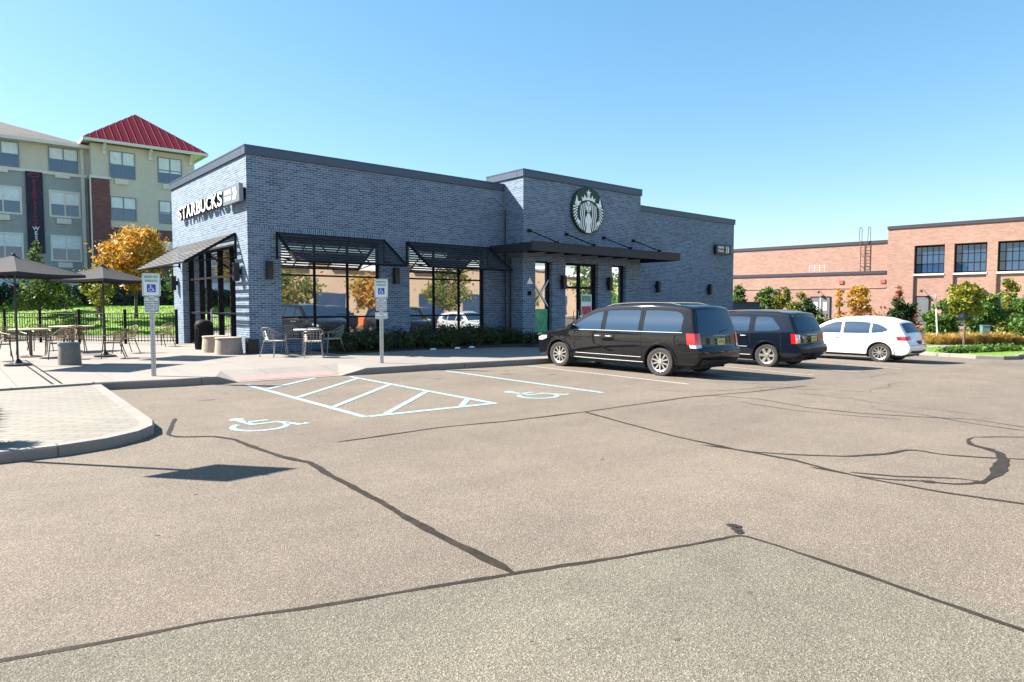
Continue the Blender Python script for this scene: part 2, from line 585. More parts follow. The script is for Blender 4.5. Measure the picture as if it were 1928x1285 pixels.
def tree(name, label, cat, loc, h, r, mat, nleaf=2600, size=0.07, base=None, shape='round', group=None, ncl=34, trunk_r=None, parts=('trunk', 'crown'), spread=1.0):
    """tapered trunk with limbs and a crown of leaves; base = height where the crown starts"""
    root = empty(name, loc, random.random() * 6, label, cat, group)
    base = h * 0.28 if base is None else base
    tr = trunk_r or max(0.015, h * 0.014)
    cl = []
    H = h - base
    for i in range(ncl):
        if shape == 'cone':
            u = RNG.random() ** 1.35
            rr = r * (1 - u) * (0.55 + 0.5 * RNG.random())
            z = base + u * H * 0.97
            a = RNG.random() * 2 * PI
            cl.append((rr * math.cos(a), rr * math.sin(a), z, 0.35 * r * (1 - u * 0.8) + 0.04))
        elif shape == 'column':
            u = RNG.random()
            rr = r * 0.7 * RNG.random() ** 0.5 * (math.sin(PI * min(1, u * 0.85 + 0.12)) ** 0.6)
            a = RNG.random() * 2 * PI
            cl.append((rr * math.cos(a), rr * math.sin(a), base + u * H, 0.35 * r))
        else:
            d = RNG.normal(size=3); d /= np.linalg.norm(d)
            q = (0.35 + 0.65 * RNG.random() ** 0.5) * 0.82
            z = base + H * 0.5 + d[2] * q * H * 0.5
            k = 1.0 - 0.35 * max(0, (z - base) / H - 0.55)
            cl.append((d[0] * q * r * k, d[1] * q * r * k, z, r * (0.20 + 0.16 * RNG.random())))
    cl = np.array(cl)
    t = MB()
    lean = (random.uniform(-.03, .03) * h, random.uniform(-.03, .03) * h)
    topz = base + H * 0.75
    P = [(lean[0] * k, lean[1] * k, topz * k) for k in (0, .25, .5, .75, 1)]
    t.tube(P, [tr * 1.25, tr, tr * 0.8, tr * 0.5, tr * 0.2], 8)
    for i in range(0, ncl, 2 if ncl > 20 else 1):
        c = cl[i]
        z0 = min(topz * 0.95, max(base * 0.8, c[2] - 0.35 * H))
        k = z0 / topz
        p0 = Vector((lean[0] * k, lean[1] * k, z0))
        p1 = Vector(c[:3])
        mid = (p0 + p1) / 2 + Vector((0, 0, -0.04 * H))
        t.tube([p0, mid, p1], [tr * 0.4, tr * 0.25, tr * 0.08], 5)
    t.build(parts[0], M_BARK, root, True)
    per = (RNG.random(ncl) + 0.6) * (cl[:, 3] ** 1.5)
    idx = RNG.choice(ncl, size=nleaf, p=per / per.sum())
    off = RNG.normal(size=(nleaf, 3)) * 0.55 * spread
    off[:, 2] *= 0.75
    pts = cl[idx, :3] + off * cl[idx, 3][:, None]
    pts[:, 2] = np.maximum(pts[:, 2], base * 0.85 + 0.03)
    leaf_mesh(parts[1], mat, pts, None, size, root)
    return root
X_, Y_, Z_ = Vector((1, 0, 0)), Vector((0, 1, 0)), Vector((0, 0, 1))
# ================================================================ SETTING
def drape(pts, dz):
    return [(x, y, g(x) + dz) for x, y in pts]
xs = [-260, -60, -20, 0, 5.5] + [5.5 + 1.85 * i for i in range(1, 11)] + [30, 60, 120, 300]
b = MB()
yy = [-220, -100, -60, -40, -20, -10, 0, 10, 30, 60, 300]
v = [(x, y, g(x)) for y in yy for x in xs]
nx = len(xs)
b.add(v, [(j * nx + i, j * nx + i + 1, (j + 1) * nx + i + 1, (j + 1) * nx + i) for j in range(len(yy) - 1) for i in range(nx - 1)])
struct(b.build('parking_lot', M_ASPH))

# foreground patch of a greyer mix, bounded by the sealed seam
CR = {
 'seam': [(-30, -9.6), (-12, -15.0), (-6.96, -16.43), (-6.62, -16.52), (-6.35, -16.6), (-6.0, -16.68), (-5.52, -16.88), (-4.96, -17.06), (-4.43, -17.24), (-3.81, -17.46), (-3.22, -17.65), (-2.78, -17.77), (-2.79, -18.06), (-2.85, -18.6), (-2.92, -19.04), (-2.97, -19.42), (-3.0, -19.67), (-3.2, -23), (-3.6, -30)],
 'c1': [(-4.51, -9.94), (-4.68, -10.46), (-4.91, -11.22), (-4.84, -11.45), (-4.51, -11.65), (-4.38, -12.02), (-4.35, -12.7), (-4.29, -13.34), (-4.18, -13.75), (-4.24, -14.26), (-4.27, -14.7), (-4.3, -15.26), (-4.34, -15.66), (-4.4, -16.34), (-4.41, -16.85), (-4.43, -17.24)],
 'c2': [(-3.51, -12.98), (-3.06, -12.99), (-2.04, -12.99), (-1.03, -13.22), (0.33, -13.36), (1.53, -13.4), (2.93, -13.46), (4.44, -13.82), (6.18, -14.0)],
 'c3': [(0.33, -13.36), (0.04, -14.41), (-0.2, -15.36), (-0.31, -16.29), (-0.31, -16.96), (-0.44, -17.34), (-0.5, -17.76), (-0.5, -18.28), (-0.38, -18.88), (-0.33, -19.12), (-0.3, -22)],
 'c4': [(-0.38, -15.86), (-0.28, -16.46), (-0.05, -16.83), (0.31, -17.24), (0.75, -17.45), (1.1, -17.51), (1.19, -17.59), (1.15, -17.83), (1.32, -18.18), (1.59, -18.53), (1.8, -19.4)],
 'c5': [(2.53, -17.79), (2.31, -17.78), (1.98, -17.89), (1.86, -18.09), (1.74, -18.23), (1.37, -18.34), (0.97, -18.42), (0.52, -18.47), (0.13, -18.47), (-0.12, -18.33), (-0.25, -18.03), (-0.38, -17.9), (-0.48, -17.66), (-0.47, -17.17)],
 'c5b': [(2.53, -17.79), (2.79, -17.98), (2.99, -18.2), (3.3, -18.9)],
 'c5c': [(-0.39, -17.52), (-0.23, -17.85), (0.01, -18.13), (0.15, -18.3), (0.17, -18.46)],
 'c6': [(3.39, -13.59), (3.6, -14.39), (3.29, -15.36), (3.34, -16.14), (3.69, -16.88), (4.01, -17.38), (3.81, -18.02), (3.9, -20)],
 'c7': [(3.94, -16.06), (3.9, -16.81), (3.61, -17.48), (3.5, -18.09)],
 'c8': [(3.04, -14.32), (2.86, -15.4), (3.02, -16.12), (3.27, -16.74)],
}
sm = CR['seam']
poly = sm[:12]
b2 = MB()
for i in range(len(poly) - 1):
    a, c = poly[i], poly[i + 1]
    xa, xc = min(a[0], -3.0), min(c[0], -3.0)
    b2.add([(a[0], a[1], .0012), (a[0], -30, .0012), (c[0], -30, .0012), (c[0], c[1], .0012)], [(0, 1, 2, 3)])
o = b2.build('asphalt_patch', M_PATCH)
struct(o)

def seal(name, pts, w, seed, z=0.008, amp=0.35, blob=None):
    z = 0.0022 + (z - .0055) * .3
    rr = random.Random(seed)
    P = [Vector((x, y, 0)) for x, y in pts]
    # resample
    Q = []
    for a, c in zip(P, P[1:]):
        L = (c - a).length
        n = max(1, int(L / 0.04)) if L < 4 else int(L / 0.25)
        for k in range(n):
            Q.append(a.lerp(c, k / n))
    Q.append(P[-1])
    # smooth
    for _ in range(3):
        Q = [Q[0]] + [(Q[i - 1] + Q[i] * 2 + Q[i + 1]) / 4 for i in range(1, len(Q) - 1)] + [Q[-1]]
    b = MB()
    n = len(Q)
    L, R = [], []
    ph = [rr.random() * 6 for _ in range(4)]
    for i, q in enumerate(Q):
        t = (Q[min(n - 1, i + 1)] - Q[max(0, i - 1)]).normalized()
        nn = Vector((-t.y, t.x, 0))
        s = i * 0.04
        f = 1 + amp * (math.sin(s * 2.1 + ph[0]) * 0.5 + math.sin(s * 5.3 + ph[1]) * 0.3) 
        ww = w(i / (n - 1)) if callable(w) else w
        e = min(1, (i + 1) / 4, (n - i) / 4)
        hw = max(0.003, ww * f * 0.5 * e)
        jL = 1 + .16 * math.sin(s * 9.1 + ph[2]) + .10 * math.sin(s * 23 + ph[0]) + rr.uniform(-.06, .06)
        jR = 1 + .16 * math.sin(s * 7.3 + ph[3]) + .10 * math.sin(s * 19 + ph[1]) + rr.uniform(-.06, .06)
        L.append(q + nn * hw * jL)
        R.append(q - nn * hw * jR)
    vs_ = [(p.x, p.y, g(p.x) + z) for p in L + R]
    b.add(vs_, [(i, n + i, n + i + 1, i + 1) for i in range(n - 1)])
    if blob:
        for (bx, by, br) in blob:
            k = 14
            b.add([(bx + br * rr.uniform(.6, 1.2) * math.cos(2 * PI * j / k), by + br * rr.uniform(.6, 1.2) * math.sin(2 * PI * j / k), g(bx) + z + .0015) for j in range(k)], [tuple(range(k))])
    return struct(b.build(name, M_TAR))
seal('crack_seal', CR['seam'], 0.036, 1, blob=[(-2.75, -17.74, .04), (-2.70, -17.69, .045), (-2.65, -17.63, .055)])
seal('crack_seal', CR['c1'], lambda u: 0.05 if u < .2 else 0.067, 2, 0.0095, 0.2)
seal('crack_seal', CR['c2'], 0.05, 3, 0.0075)
seal('crack_seal', CR['c3'], 0.05, 4, 0.0085)
seal('crack_seal', CR['c4'], 0.05, 5, 0.0095)
seal('crack_seal', CR['c5'], lambda u: 0.045 + 0.045 * math.sin(PI * min(1, u * 1.4)), 6, 0.0105, 0.7, blob=[(1.86, -18.09, .07), (1.2, -18.38, .06), (0.13, -18.45, .06), (-.2, -18.15, .06)])
seal('crack_seal', CR['c5b'], 0.035, 7, 0.0075)
seal('crack_seal', CR['c5c'], 0.04, 8, 0.0065)
seal('crack_seal', CR['c6'], 0.032, 9, 0.0095, 0.6)
seal('crack_seal', CR['c7'], 0.025, 10, 0.0085, 0.6)
seal('crack_seal', CR['c8'], 0.02, 13, 0.0085, 0.6)
rr = random.Random(5)
for k in range(9):   # finer unsealed cracks across the far lot
    x, y = rr.uniform(4, 12), rr.uniform(-19, -13.5)
    a = rr.uniform(0, PI)
    pts = [(x, y)]
    for q in range(6):
        a += rr.uniform(-.5, .5)
        x += .5 * math.cos(a); y += .5 * math.sin(a)
        pts.append((x, y))
    seal('crack_seal', pts, 0.014, 20 + k, 0.0055, 0.5)
# oil stains: irregular dark blotches
def stain(x, y, r, seed):
    q = random.Random(seed)
    k = 18
    b = MB()
    b.add([(x + r * q.uniform(.55, 1.25) * math.cos(2 * PI * j / k), y + 0.7 * r * q.uniform(.55, 1.25) * math.sin(2 * PI * j / k), g(x) + .0030) for j in range(k)], [tuple(range(k))])
    return struct(b.build('oil_stain', M_STAIN))
M_STAIN = plain('oil_stain', (0.10, 0.08, 0.062), 0.7, var=0.3, scale=12)
for i, (x, y, r) in enumerate([(-5.9, -15.1, .018), (-4.75, -18.0, .012), (-4.35, -18.35, .02), (3.0, -8.4, .16), (3.7, -9.2, .12), (3.4, -7.9, .10), (1.2, -8.2, .10), (-3.6, -8.3, .14), (-3.1, -7.6, .08), (8.0, -9.0, .15), (4.2, -16.0, .05), (0.9, -15.2, .035), (-1.8, -15.6, .03), (-3.6, -18.3, .022), (-5.4, -14.2, .02), (-4.9, -17.9, .01)]):
    stain(x, y, r, i)

# painted markings
def line(name, a, c, w, mat, dz=0.0040):
    a, c = Vector((*a, 0)), Vector((*c, 0))
    d = (c - a).normalized()
    n = Vector((-d.y, d.x, 0)) * w / 2
    b = MB()
    K = max(2, int((c - a).length / 0.5))
    for k in range(K):
        p, q = a.lerp(c, k / K), a.lerp(c, (k + 1) / K)
        b.add([(r.x, r.y, g(r.x) + dz) for r in (p + n, p - n, q - n, q + n)], [(0, 1, 2, 3)])
    return struct(b.build(name, mat))
line('painted_line', (-2.36, -6.55), (-2.41, -11.62), .105, M_LBLUE)
line('painted_line', (-0.06, -6.55), (-0.16, -11.85), .105, M_LBLUE)
line('painted_line', (-2.35, -11.62), (-0.22, -11.80), .12, M_LBLUE, .0052)
for a, c in (((-2.3, -7.55), (-0.78, -6.3)), ((-2.34, -9.05), (-0.12, -7.0)), ((-2.34, -10.45), (-0.16, -8.45)), ((-2.05, -11.58), (-0.2, -9.85)), ((-0.75, -11.7), (-0.22, -11.15))):
    line('painted_line', a, c, .105, M_LBLUE, .0062)
line('painted_line', (2.32, -6.85), (2.19, -12.08), .11, M_LBLUE)
line('painted_line', (4.75, -7.2), (4.50, -12.35), .10, M_LWHITE)
line('painted_line', (7.1, -7.2), (6.65, -12.75), .10, M_LWHITE)
line('painted_line', (9.7, -7.2), (8.75, -12.95), .10, M_LWHITE)
line('painted_line', (11.55, -7.2), (10.7, -13.2), .10, M_LWHITE)
line('painted_line', (14.2, -7.2), (13.0, -13.4), .10, M_LWHITE)
line('painted_line', (18.0, -7.2), (17.2, -13.6), .10, M_LWHITE)
for nm, x, y in (('a', -3.75, -11.15), ('b', 1.08, -11.4)):
    b = MB()
    isa(b, (x, y, .0045), X_, Y_, Z_, 1.18, .0, 0)
    o = b.build('painted_wheelchair_symbol', M_LBLUE)
    struct(o)

# sidewalk, kerb, ramp
KT = 0.15
outer = [(-4.85, -5.60), (-3.5, -5.95), (-2.75, -6.02), (-2.35, -6.05), (-0.15, -6.28), (0.45, -6.34), (2.1, -6.50), (4.8, -6.95), (8, -7.05), (14, -7.05), (20, -7.05), (27.5, -7.05)]
def kerb_strip(name, pts, w, top, closed=False, side=1, gf=g, mat=None):
    """kerb of width w along pts (road side = pts), raised by top; inner edge to the left of travel * side"""
    b = MB()
    P = [Vector((x, y, 0)) for x, y in pts]
    n = len(P)
    I = []
    for i, p in enumerate(P):
        a = P[i - 1] if (i > 0 or closed) else p
        c = P[(i + 1) % n] if (i < n - 1 or closed) else p
        t = (c - a).normalized()
        I.append(p + Vector((-t.y, t.x, 0)) * w * side)
    tp = top if isinstance(top, (list, tuple)) else [top] * n
    for i in range(n if closed else n - 1):
        j = (i + 1) % n
        q = []
        for k, ww in ((i, tp[i]), (j, tp[j])):
            z = gf(P[k].x)
            ch = min(.02, ww * .4)
            ci = P[k].lerp(I[k], 0.12)
            q.append([(P[k].x, P[k].y, z - .1), (P[k].x, P[k].y, z + ww - ch), (ci.x, ci.y, z + ww), (I[k].x, I[k].y, z + ww), (I[k].x, I[k].y, z - .1)])
        b.add(q[0] + q[1], [(0, 1, 6, 5), (1, 2, 7, 6), (2, 3, 8, 7), (3, 4, 9, 8)])
    o = b.build(name, mat or M_KERB)
    struct(o)
    return I
tops = [KT, KT, KT, .012, .012, KT, KT, KT, KT, KT, KT, KT]
inner = kerb_strip('kerb', outer, .16, tops)
# sidewalk surface: fan strips from kerb inner edge to the building side
b = MB()
zt = lambda x: g(x) + KT - .003
front = [(-4.85, -1.0)] + [(p.x, -2.35) for p in inner[1:]]
def strip(p, q, u, w_, zs=None):
    pts = [p, q, w_, u]
    b.add([(a[0], a[1], zt(a[0]) if zs is None else zs[i]) for i, a in enumerate(pts)], [(0, 1, 2, 3)])
IN = [(p.x, p.y) for p in inner]
IN[0] = (-4.85, IN[0][1])
back = [(x, -4.85) for x, _ in IN]
for i in range(len(IN) - 1):
    if i == 3:
        continue   # ramp opening
    if i in (2, 4):   # flared sides of the ramp
        l, r = IN[i], IN[i + 1]
        zl = zt(l[0]) if i == 2 else .012
        zr = .012 if i == 2 else zt(r[0])
        b.add([(l[0], l[1], zl), (r[0], r[1], zr), (back[i + 1][0], back[i + 1][1], zt(0)), (back[i][0], back[i][1], zt(0))], [(0, 1, 2), (0, 2, 3)])
    else:
        strip(IN[i], IN[i + 1], back[i], back[i + 1])
XB = [-40, -30, -20, -12, -8, -4.85] 
bx = [-4.85, -3.5, -2.75, -2.35, -0.15, 0.45, 2.1, 4.8, 8, 14, 20, 27.5]
# main field up to the building, in columns
cols = sorted(set([round(p[0], 3) for p in back]))
ylev = [-4.85, 14]
for i in range(len(cols) - 1):
    strip((cols[i], -4.85), (cols[i + 1], -4.85), (cols[i], 0.3 if cols[i] >= -.01 else 8.3), (cols[i + 1], 0.3 if cols[i] >= -.01 else 8.3))
# patio to the left and behind, out to the fence line and beyond
strip((-30, -5.42), (-4.85, -5.42), (-30, 16), (-4.85, 16))
strip((-4.85, 8.3), (0.2, 8.3), (-4.85, 16), (0.2, 16))
strip((0.2, 8.5), (14, 8.5), (0.2, 16), (14, 16))
o = b.build('sidewalk', M_WALK)
struct(o)
b = MB()
l, r = IN[3], IN[4]
b.add([(l[0], l[1], .012), (r[0], r[1], .012), (back[4][0], back[4][1], zt(0)), (back[3][0], back[3][1], zt(0))], [(0, 1, 2, 3)])
struct(b.build('kerb_ramp', M_WALK))
b = MB()
f = lambda u, w_: tuple(Vector((l[0], l[1], .012)).lerp(Vector((r[0], r[1], .012)), u).lerp(Vector((back[3][0], back[3][1], zt(0))).lerp(Vector((back[4][0], back[4][1], zt(0))), u), w_) + Vector((0, 0, .004)))
b.add([f(.03, .03), f(.97, .03), f(.97, .40), f(.03, .40)], [(0, 1, 2, 3)])
struct(b.build('tactile_paving', M_RAMP))

# island of stamped pavers at the left
IT = 0.115
isl = [(-30, -11.68), (-12, -11.68), (-7, -11.68), (-6.09, -11.72), (-5.62, -11.60), (-5.25, -11.35), (-5.02, -11.02), (-4.93, -10.6), (-4.88, -9.5), (-4.80, -7.5), (-4.72, -5.55)]
ii = kerb_strip('kerb', isl, .17, IT)
b = MB()
pp = [(p.x, p.y) for p in ii]
cx0 = (-8.0, -8.5)
ip = [(-30, pp[0][1])] + pp[1:] + [(pp[-1][0], -5.45), (-30, -5.45)]
b.add([(x, y, IT - .004) for x, y in ip], [tuple(range(len(ip)))])
struct(b.build('paver_island', M_PAVE))
b = MB()
b.box(-30, -4.86, -5.60, -5.42, 0.02, KT - .001)
struct(b.build('sidewalk_edge', M_KERB))
b = MB()
for x in (-5.47, -5.33):
    b.box(x - .018, x + .018, -5.38, 1.6, KT - .05, KT + .001)
struct(b.build('trench_drain', M_BLKMET))

# lane behind the fence and the lawn bank
b = MB()
b.add([(-60, 60, .10), (-6, 12.5, .155), (0.9, 6.1, .02), (16, 8.7, .02), (16, 8.7, .02)], [(0, 1, 2)])
lawn_a, lawn_b = Vector((-4.9, 19.8, .13)), Vector((-0.1, 15.7, .13))
d = (lawn_b - lawn_a).normalized()
nrm = Vector((-d.y, d.x, 0))
if nrm.y < 0: nrm = -nrm
L0, L1 = lawn_a - d * 60, lawn_b + d * 12
b = MB()
prof = [(-.01, .05), (0.0, .16), (2.0, .48), (4.5, .95), (7.0, 1.35), (9.5, 1.52), (13, 1.56), (60, 1.56)]
K = 40
V = []
for dist, z in prof:
    for k in range(K + 1):
        p = L0.lerp(L1, k / K) + nrm * dist
        V.append((p.x, p.y, z + (0.04 * math.sin(k * 1.7 + dist) if 1 < dist < 12 else 0)))
b.add(V, [(j * (K + 1) + k, j * (K + 1) + k + 1, (j + 1) * (K + 1) + k + 1, (j + 1) * (K + 1) + k) for j in range(len(prof) - 1) for k in range(K)])
o = b.build('lawn', M_GRASS, smooth='all')
struct(o)
# dark drive lane between the patio and the lawn
b = MB()
b.add([tuple(L0 - nrm * 2.1 + Vector((0, 0, -.13 + .16))), tuple(L1 - nrm * 2.1 + Vector((0, 0, -.13 + .16))), tuple(L1 - nrm * .05 + Vector((0, 0, -.13 + .16))), tuple(L0 - nrm * .05 + Vector((0, 0, -.13 + .16)))], [(0, 1, 2, 3)])
struct(b.build('drive_lane', M_ASPH))

# lawn grass blades on the bank (one mass nobody could count)
n = 34000
u = RNG.random(n) * 26 + 49
w_ = RNG.random(n) ** 1.2 * 9.5
zz = np.interp(w_, [p[0] for p in prof], [p[1] for p in prof])
px = L0.x + d.x * u + nrm.x * w_
py = L0.y + d.y * u + nrm.y * w_
gr = leaf_mesh('grass', leafmat('grass_blades', [(0.08, 0.17, 0.015), (0.15, 0.29, 0.025), (0.28, 0.42, 0.05)]), np.stack([px, py, zz + .02], 1), None, .032, None)
tag(gr, kind='stuff')

# ================================================================ COFFEE SHOP
def wall(mb, O, U, N, cols, zs, holes, depth, mi=0, zfun=None):
    """wall plane from O along U (length = cols[-1]) facing N with rectangular holes and reveals of given depth"""
    O, U, N = Vector(O), Vector(U), Vector(N)
    us = sorted(set(cols + [h[0] for h in holes] + [h[1] for h in holes]))
    vs_ = sorted(set(zs + [h[2] for h in holes] + [h[3] for h in holes]))
    Pt = lambda u, z, d=0: O + U * u + Z_ * z - N * d
    for i in range(len(us) - 1):
        for j in range(len(vs_) - 1):
            uc, zc = (us[i] + us[i + 1]) / 2, (vs_[j] + vs_[j + 1]) / 2
            if any(h[0] < uc < h[1] and h[2] < zc < h[3] for h in holes):
                continue
            mb.add([Pt(us[i], vs_[j]), Pt(us[i + 1], vs_[j]), Pt(us[i + 1], vs_[j + 1]), Pt(us[i], vs_[j + 1])], [(0, 1, 2, 3)], mi)
    for a, c, z0, z1 in holes:
        for (p, q) in (((a, z0), (a, z1)), ((a, z1), (c, z1)), ((c, z1), (c, z0)), ((c, z0), (a, z0))):
            mb.add([Pt(*p), Pt(*q), Pt(*q, depth), Pt(*p, depth)], [(0, 1, 2, 3)], mi)
shop = empty('coffee_shop', (0, 0, 0), 0, 'single-storey grey brick coffee shop with flat roof and black slatted window awnings', 'building')
TY = -1.15      # tower front plane
HW, CW = 6.10, 0.22
b = MB()
holesF = [(1.0, 4.45, 0.5, 3.76), (5.60, 9.0, 0.5, 3.76)]
wall(b, (0, 0, 0), X_, -Y_, [0, 9.95], [-.1, HW], holesF, .22)
wall(b, (0, 0, 0), X_, -Y_, [17.0, 26.7], [-.6, HW], [], .22)
wall(b, (0, 8.35, 0), -Y_, -X_, [0, 8.35], [-.1, HW], [(1.25, 7.2, .14, 3.52)], .35)
wall(b, (26.7, 0, 0), Y_, X_, [0, 8.35], [-.6, HW], [], .2)
wall(b, (26.7, 8.35, 0), -X_, Y_, [0, 26.7], [-.6, HW], [], .2)
b.build('brick_wall', M_BRICK, shop)
b = MB()
holesT = [(0.63, 1.55, .35, 3.32), (2.30, 4.24, -.10, 3.32), (5.13, 6.07, .35, 3.32)]
wall(b, (9.95, TY, 0), X_, -Y_, [0, 7.05], [-.6, 6.5], holesT, .26)
wall(b, (9.95, 1.0, 0), -Y_, -X_, [0, 2.15], [-.3, 6.5], [], .2)
wall(b, (17.0, TY, 0), Y_, X_, [0, 2.15], [-.6, 6.5], [], .2)
b.box(9.955, 16.995, .99, 1.0, 6.0, 6.5)
b.build('tower_wall', M_BRICK, shop)
b = MB()
b.box(.1, 26.6, .1, 8.25, 5.7, 5.8)
b.box(10.0, 16.95, TY + .05, .95, 6.3, 6.4)
b.build('roof', M_COPE, shop)
def coping(name, segs, z0, z1, p=.05):
    b = MB()
    for x0, x1, y0, y1 in segs:
        b.box(x0, x1, y0, y1, z0, z1)
        b.box(x0 - .012, x1 + .012, y0 - .012, y1 + .012, z1 - .03, z1 + .012)
        b.box(x0 - .008, x1 + .008, y0 - .008, y1 + .008, z0 - .012, z0 + .012)
    return b.build(name, M_COPE, shop)
coping('coping', [(-.05, 9.93, -.05, .3), (-.05, .3, .315, 8.40), (17.02, 26.75, -.05, .3), (26.45, 26.75, .315, 8.40), (.32, 26.43, 8.1, 8.40)], 6.08, 6.33)
coping('tower_coping', [(9.90, 17.05, TY - .05, TY + .3), (9.90, 10.2, TY + .315, 1.05), (16.75, 17.05, TY + .315, 1.05), (10.22, 16.73, .75, 1.05)], 6.5, 6.76)

def window(par, O, U, N, w, h, nm, rails, fr=.055, dep=.08, mat=None, glass=None, name='window', mx=None):
    """framed glazing; O = lower-left inner corner of the opening on the glass plane"""
    O, U, N = Vector(O), Vector(U), Vector(N)
    M = Matrix((( U.x, N.x, 0, O.x), (U.y, N.y, 0, O.y), (0, 0, 1, O.z), (0, 0, 0, 1)))
    b = MB()
    b.box(0, fr, 0, dep, 0, h, 0, M); b.box(w - fr, w, 0, dep, 0, h, 0, M)
    b.box(fr, w - fr, 0, dep, 0, fr, 0, M); b.box(fr, w - fr, 0, dep, h - fr, h, 0, M)
    xs_ = mx if mx is not None else [w * (k + 1) / (nm + 1) for k in range(nm)]
    for x in xs_:
        b.box(x - fr / 2, x + fr / 2, .002, dep - .002, fr, h - fr, 0, M)
    for z in rails:
        b.box(fr, w - fr, .004, dep - .006, z - fr / 2, z + fr / 2, 0, M)
    f = b.build(name, mat or M_BLKMET, par)
    g_ = MB()
    g_.box(fr * .5, w - fr * .5, .02, .03, fr * .5, h - fr * .5, 0, M)
    g_.build('pane', glass or M_GLASS, f)
    return f
for a, c, z0, z1 in holesF:
    window(shop, (a, .21, z0), X_, -Y_, c - a, z1 - z0, 2, [2.55 - z0, 1.22 - z0])
# storefront on the lit side: narrow lights, door pair with handles
sf = window(shop, (.34, 7.1, .14), -Y_, -X_, 5.95, 3.38, 0, [1.18, 2.42], fr=.07, dep=.12, name='storefront', mx=[1.35, 2.2, 3.5, 4.75])
b = MB()
b.box(.19, .21, 3.55, 4.75, .16, .42)
for y in (4.02, 4.12):
    b.tube([(.2, y, .95), (.12, y, .98), (.12, y, 1.45), (.2, y, 1.48)], .015, 6)
b.build('door_handle', M_GALV, sf)
for (a, c, z0, z1), nm, rl in zip(holesT, (0, 1, 0), ([], [2.3], [])):
    zf = z0 if nm == 0 else -.10
    if nm:
        f = window(shop, (9.95 + a, TY + .25, zf), X_, -Y_, c - a, z1 - zf, 1, [2.42], fr=.09, dep=.10, name='entrance_door')
        b = MB()
        for x in (9.95 + (a + c) / 2 - .12, 9.95 + (a + c) / 2 + .12):
            b.tube([(x, TY + .15, .85), (x, TY + .08, .88), (x, TY + .08, 1.35), (x, TY + .15, 1.38)], .014, 6)
        b.build('door_handle', M_GALV, f)
    else:
        window(shop, (9.95 + a, TY + .25, z0), X_, -Y_, c - a, z1 - z0, 0, rl, fr=.06, name='window')
# things stuck inside the glass
b = MB(); b.box(10.66, 11.42, TY + .185, TY + .195, .5, 1.45); b.build('green_panel', plain('green_banner', (.10, .42, .20), .6, var=.4, scale=4), shop)
b = MB(); b.ribbon([(10.62, 2.55), (11.44, 1.55)], .05, (0, TY + .178, 0), X_, Z_, -Y_, .004); b.ribbon([(11.46, 2.6), (10.64, 1.5)], .05, (0, TY + .172, 0), X_, Z_, -Y_, .004)
b.build('window_tape', M_SIGNW, shop)
b = MB(); b.box(13.3, 13.95, TY + .13, TY + .14, 1.15, 2.05, 0); b.box(13.34, 13.91, TY + .122, TY + .13, 1.2, 1.55, 1); b.box(13.34, 13.91, TY + .122, TY + .13, 1.75, 2.0, 2)
b.build('door_poster', [M_WHITE, plain('poster_red', (.5, .05, .08), .5, var=.5, scale=14), plain('poster_green', (.15, .35, .25), .5, var=.5, scale=14)], shop)
b = MB(); b.flat([(-.16, 0), (.16, 0), (0, .26)], (10.28, TY - .012, 2.42), X_, Z_, -Y_, .006); b.build('wall_sticker', M_WHITE, shop)
b = MB(); b.box(10.18, 10.34, TY - .05, TY, 1.98, 2.14); b.build('wall_box', M_BLKMET, shop)
b = MB()
b.tube([(9.87, -.45, 3.4), (9.87, -.45, .1)], .045, 10); b.tube([(9.92, -.12, 5.3), (9.92, -.12, .1)], .02, 8)
b.build('downspout_or_shade_strip', M_DKMET, shop)
b = MB()
b.tube([(9.93, -.04, 6.0), (9.93, -.04, 3.95)], .014, 6)
b.build('expansion_joint', M_SGREY, shop)
b = MB(); b.box(-.06, 0, -.05, .22, .15, .62); b.box(0, .25, -.05, 0, .15, .58); b.build('corner_guard', M_DKMET, shop)

# slatted awnings
def awning(O, U, N, w, p=1.46, dz=.92, n=12):
    """O on the wall at the top, U along, N outward"""
    O, U, N = Vector(O), Vector(U), Vector(N)
    b = MB()
    out = O + N * p - Z_ * dz
    sl_ = (out - O)
    L = sl_.length
    s_ = sl_ / L
    nn = U.cross(s_).normalized()
    if nn.z < 0: nn = -nn
    fr = .03
    for q in (0, w):
        A, B_ = O + U * q, out + U * q
        M = Matrix(((U.x, s_.x, nn.x, A.x), (U.y, s_.y, nn.y, A.y), (U.z, s_.z, nn.z, A.z), (0, 0, 0, 1)))
        b.box(-fr, fr, 0, L, -.035, .045, 0, M)
        b.cyl(A + Z_ * .03, A - Z_ * .78, .03, n=8)
        b.cyl(A - Z_ * .72, B_, .018, n=8)
    b.cyl(O + Z_ * .0, O + U * w, .035, n=8)
    b.cyl(out, out + U * w, .03, n=8)
    fm = b.build('awning_frame', M_BLKMET, shop)
    b = MB()
    M = Matrix(((U.x, s_.x, nn.x, O.x), (U.y, s_.y, nn.y, O.y), (U.z, s_.z, nn.z, O.z), (0, 0, 0, 1)))
    for k in range(n):
        t = L * (k + .5) / n
        R = Matrix.Translation((0, t, .02))
        b.box(fr, w - fr, -.036, .036, -.008, .008, 0, M @ R)
    for q in (w * .33, w * .66):
        b.box(q - .02, q + .02, 0.03, L - .03, -.055, -.03, 0, M)
    b.build('slat', M_SLAT, fm)
    return fm
awning((.87, -.03, 3.80), X_, -Y_, 3.70)
awning((5.48, -.03, 3.80), X_, -Y_, 3.62)
awning((-.03, 7.38, 3.80), -Y_, -X_, 6.37)
b = MB(); b.cyl((1.35, -.02, 3.62), (1.75, -.75, 3.12), .012, n=8); b.build('tie_rod', M_GALV, shop)

